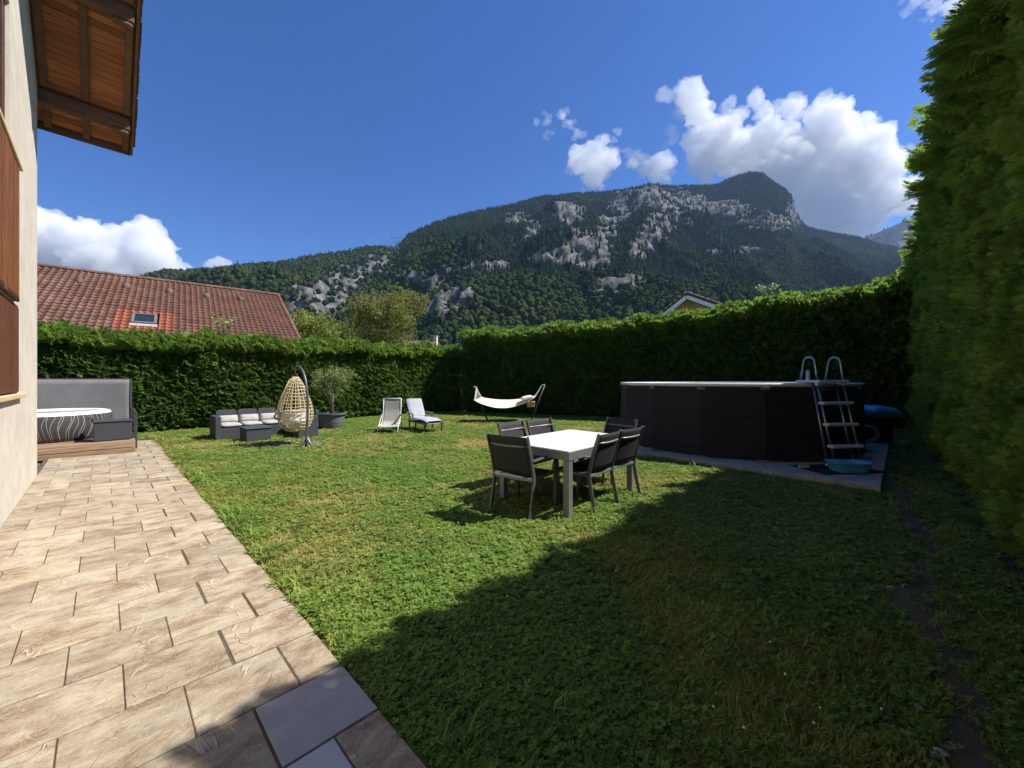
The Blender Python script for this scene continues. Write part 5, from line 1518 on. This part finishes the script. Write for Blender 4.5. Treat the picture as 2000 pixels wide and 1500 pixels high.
def clover(name, mat, n, seed, h=.038, leaf=.013, spread=.06):
    r = random.Random(seed); V, Q = [], []
    for _ in range(n):
        a = r.random() * 6.28; rad_ = spread * r.random() ** .5
        c = Vector((rad_ * math.cos(a), rad_ * math.sin(a), h * r.uniform(.4, 1.2)))
        tx, ty = r.uniform(-.5, .5), r.uniform(-.5, .5)
        for j in range(3):
            b = a + j * 2.094 + r.uniform(-.2, .2); d = Vector((math.cos(b), math.sin(b), tx * math.cos(b) + ty * math.sin(b) + .15)); s = Vector((-math.sin(b), math.cos(b), ty * math.cos(b) - tx * math.sin(b)))
            L = leaf * r.uniform(.8, 1.3); k = len(V)
            V += [tuple(c), tuple(c + d * L * .7 + s * L * .55), tuple(c + d * L * 1.1), tuple(c + d * L * .7 - s * L * .55)]; Q.append((k, k + 1, k + 2, k + 3))
    return proto(name, np.array(V), np.array(Q), mat)
GR = [tuft('grass_tuft', M['grass'], 20, k) for k in range(3)] + [clover('clover_patch', M['clover'], 12, k) for k in range(2)] + [tuft('straw_tuft', M['straw'], 12, 9, .035, .003)] + [tuft('tall_tuft', M['clover'], 12, 12, .12, .006, .05)]
pc2 = np.array([PC.x, PC.y])
def allowed(P):
    s = P[:, 0] * CU + P[:, 1] * SU; t = -P[:, 0] * SU + P[:, 1] * CU
    ok = (t > -1.0) & (t < 14.9)
    ok &= ~((s < EDGE + .04) & (t < 12.99)) & ~((s < .52) & (t < 14.2))
    ok &= ~((s > 7.05 + .055 * t) & (s < 12.6) & (t > -.12) & (t < 5.2))
    A_, B_ = np.array([-2.3, 17.9]), np.array([12.9, 11.3]); d_ = (B_ - A_) / np.linalg.norm(B_ - A_)
    ok &= ((P[:, 0] - A_[0]) * -d_[1] + (P[:, 1] - A_[1]) * d_[0]) < .1
    nz = fbm(np.stack([P[:, 0] * 1.1, P[:, 1] * 1.1, P[:, 0] * 0], 1), 3, 60)
    bare = np.clip(1.0 - np.abs(t + .2 - .16 * nz) / (.34 + .15 * nz), 0, 1)
    bare = np.maximum(bare, np.clip((-.5 - t) / .3, 0, .8))
    ok &= rng.random(len(P)) > bare * 1.05
    return ok, s, t, nz
Ps, Ss, Is = [], [], []
for (y0, y1, den, k) in ((.7, 2.6, 1500, .85), (2.6, 4.5, 850, 1.05), (4.5, 8, 520, 1.25), (8, 20, 210, 1.9)):
    x0_, x1_ = -1.45 * y1 - .3, 1.45 * y1 + .3
    n = int(den * (x1_ - x0_) * (y1 - y0))
    P = np.stack([rng.uniform(x0_, x1_, n), rng.uniform(y0, y1, n)], 1)
    P = P[np.abs(P[:, 0]) < 1.45 * P[:, 1] + .3]
    ok, s, t, nz = allowed(P); P, s, t, nz = P[ok], s[ok], t[ok], nz[ok]
    n = len(P)
    cl = fbm(np.stack([P[:, 0] * .9, P[:, 1] * .9, P[:, 0] * 0 + 4], 1), 3, 90)
    u = rng.random(n)
    ix = rng.integers(0, 3, n)
    ix = np.where(u < np.clip(.42 + .5 * cl, .05, .9), 3 + rng.integers(0, 2, n), ix)
    ix = np.where(rng.random(n) < np.clip(.04 + .25 * nz, 0.01, .3) * (t > 1.6), 5, ix)
    edge = (s < EDGE + .16) & (t < 12.9)
    ix = np.where((rng.random(n) < .003) | (edge & (rng.random(n) < .10)), 6, ix)
    sc1 = k * rng.uniform(.7, 1.25, n); zs = (.75 + .35 * k * .6) * rng.uniform(.7, 1.3, n)
    Ps.append(np.concatenate([P, np.zeros((n, 1))], 1)); Ss.append(np.stack([sc1, sc1, zs], 1)); Is.append(ix)
Ps, Ss, Is = np.concatenate(Ps), np.concatenate(Ss), np.concatenate(Is)
Rg = np.zeros((len(Ps), 3)); Rg[:, 2] = rng.random(len(Ps)) * 6.28; Rg[:, :2] = rng.normal(0, .08, (len(Ps), 2))
o = gn_scatter('grass', Ps, Rg, Ss, GR, Is); tag(o, 'short mown lawn of grass and clover with dry patches', 'grass', kind='stuff')
print('grass tufts', len(Ps))
# clover flowers
V, Q = [], []
cnt = 0
while cnt < 90:
    Y = random.uniform(1.4, 9) ; X = random.uniform(-1.2, 1.2) * Y
    P = np.array([[X, Y]]); ok, s, t, nz = allowed(P)
    if not ok[0] or random.random() > np.clip(.35 + nz[0], .1, 1): continue
    cnt += 1
    Vi, Ti = I2
    k = len(V); rr_ = random.uniform(.004, .007)
    V += [(X + v[0] * rr_, Y + v[1] * rr_, .052 + v[2] * rr_ * .8) for v in I2[0]]; Q += [tuple(i + k for i in f) for f in I2[1]]
o = link('clover_flowers', raw_mesh('clover_flowers', V, Q, M['flower'])); tag(o, 'tiny white clover flowers dotted over the lawn', 'flowers', kind='stuff')
# pale stones on the worn earth
for i, (x, y, r_, lab) in enumerate(((1740, 1150, .02, 'small pale stone in the worn earth beside the tall hedge'), (1795, 1385, .018, 'flat pale stone in the worn earth beside the tall hedge'), (1838, 1472, .017, 'rounded pebble of a pair in the worn earth'), (1830, 1476, .013, 'smaller pebble of a pair in the worn earth'), (1762, 866, .07, 'pale stone lying behind the concrete slab'), (1740, 860, .05, 'flat pale stone at the far corner of the concrete slab'))):
    bm = bmesh.new(); bmesh.ops.create_icosphere(bm, subdivisions=2, radius=1)
    for v in bm.verts: v.co = Vector((v.co.x * r_ * 1.3, v.co.y * r_, v.co.z * r_ * .6)) * (1 + .3 * noise.noise(v.co * 1.5 + Vector((i * 5, 0, 0))))
    me = bpy.data.meshes.new('stone'); bm.to_mesh(me); bm.free(); me.materials.append(M['stone'])
    o = link('stone', me, None, None, gp(x, y) + Vector((0, 0, r_ * .35)), (0, 0, i)); tag(o, lab, 'stone', 'stones on the bare earth')
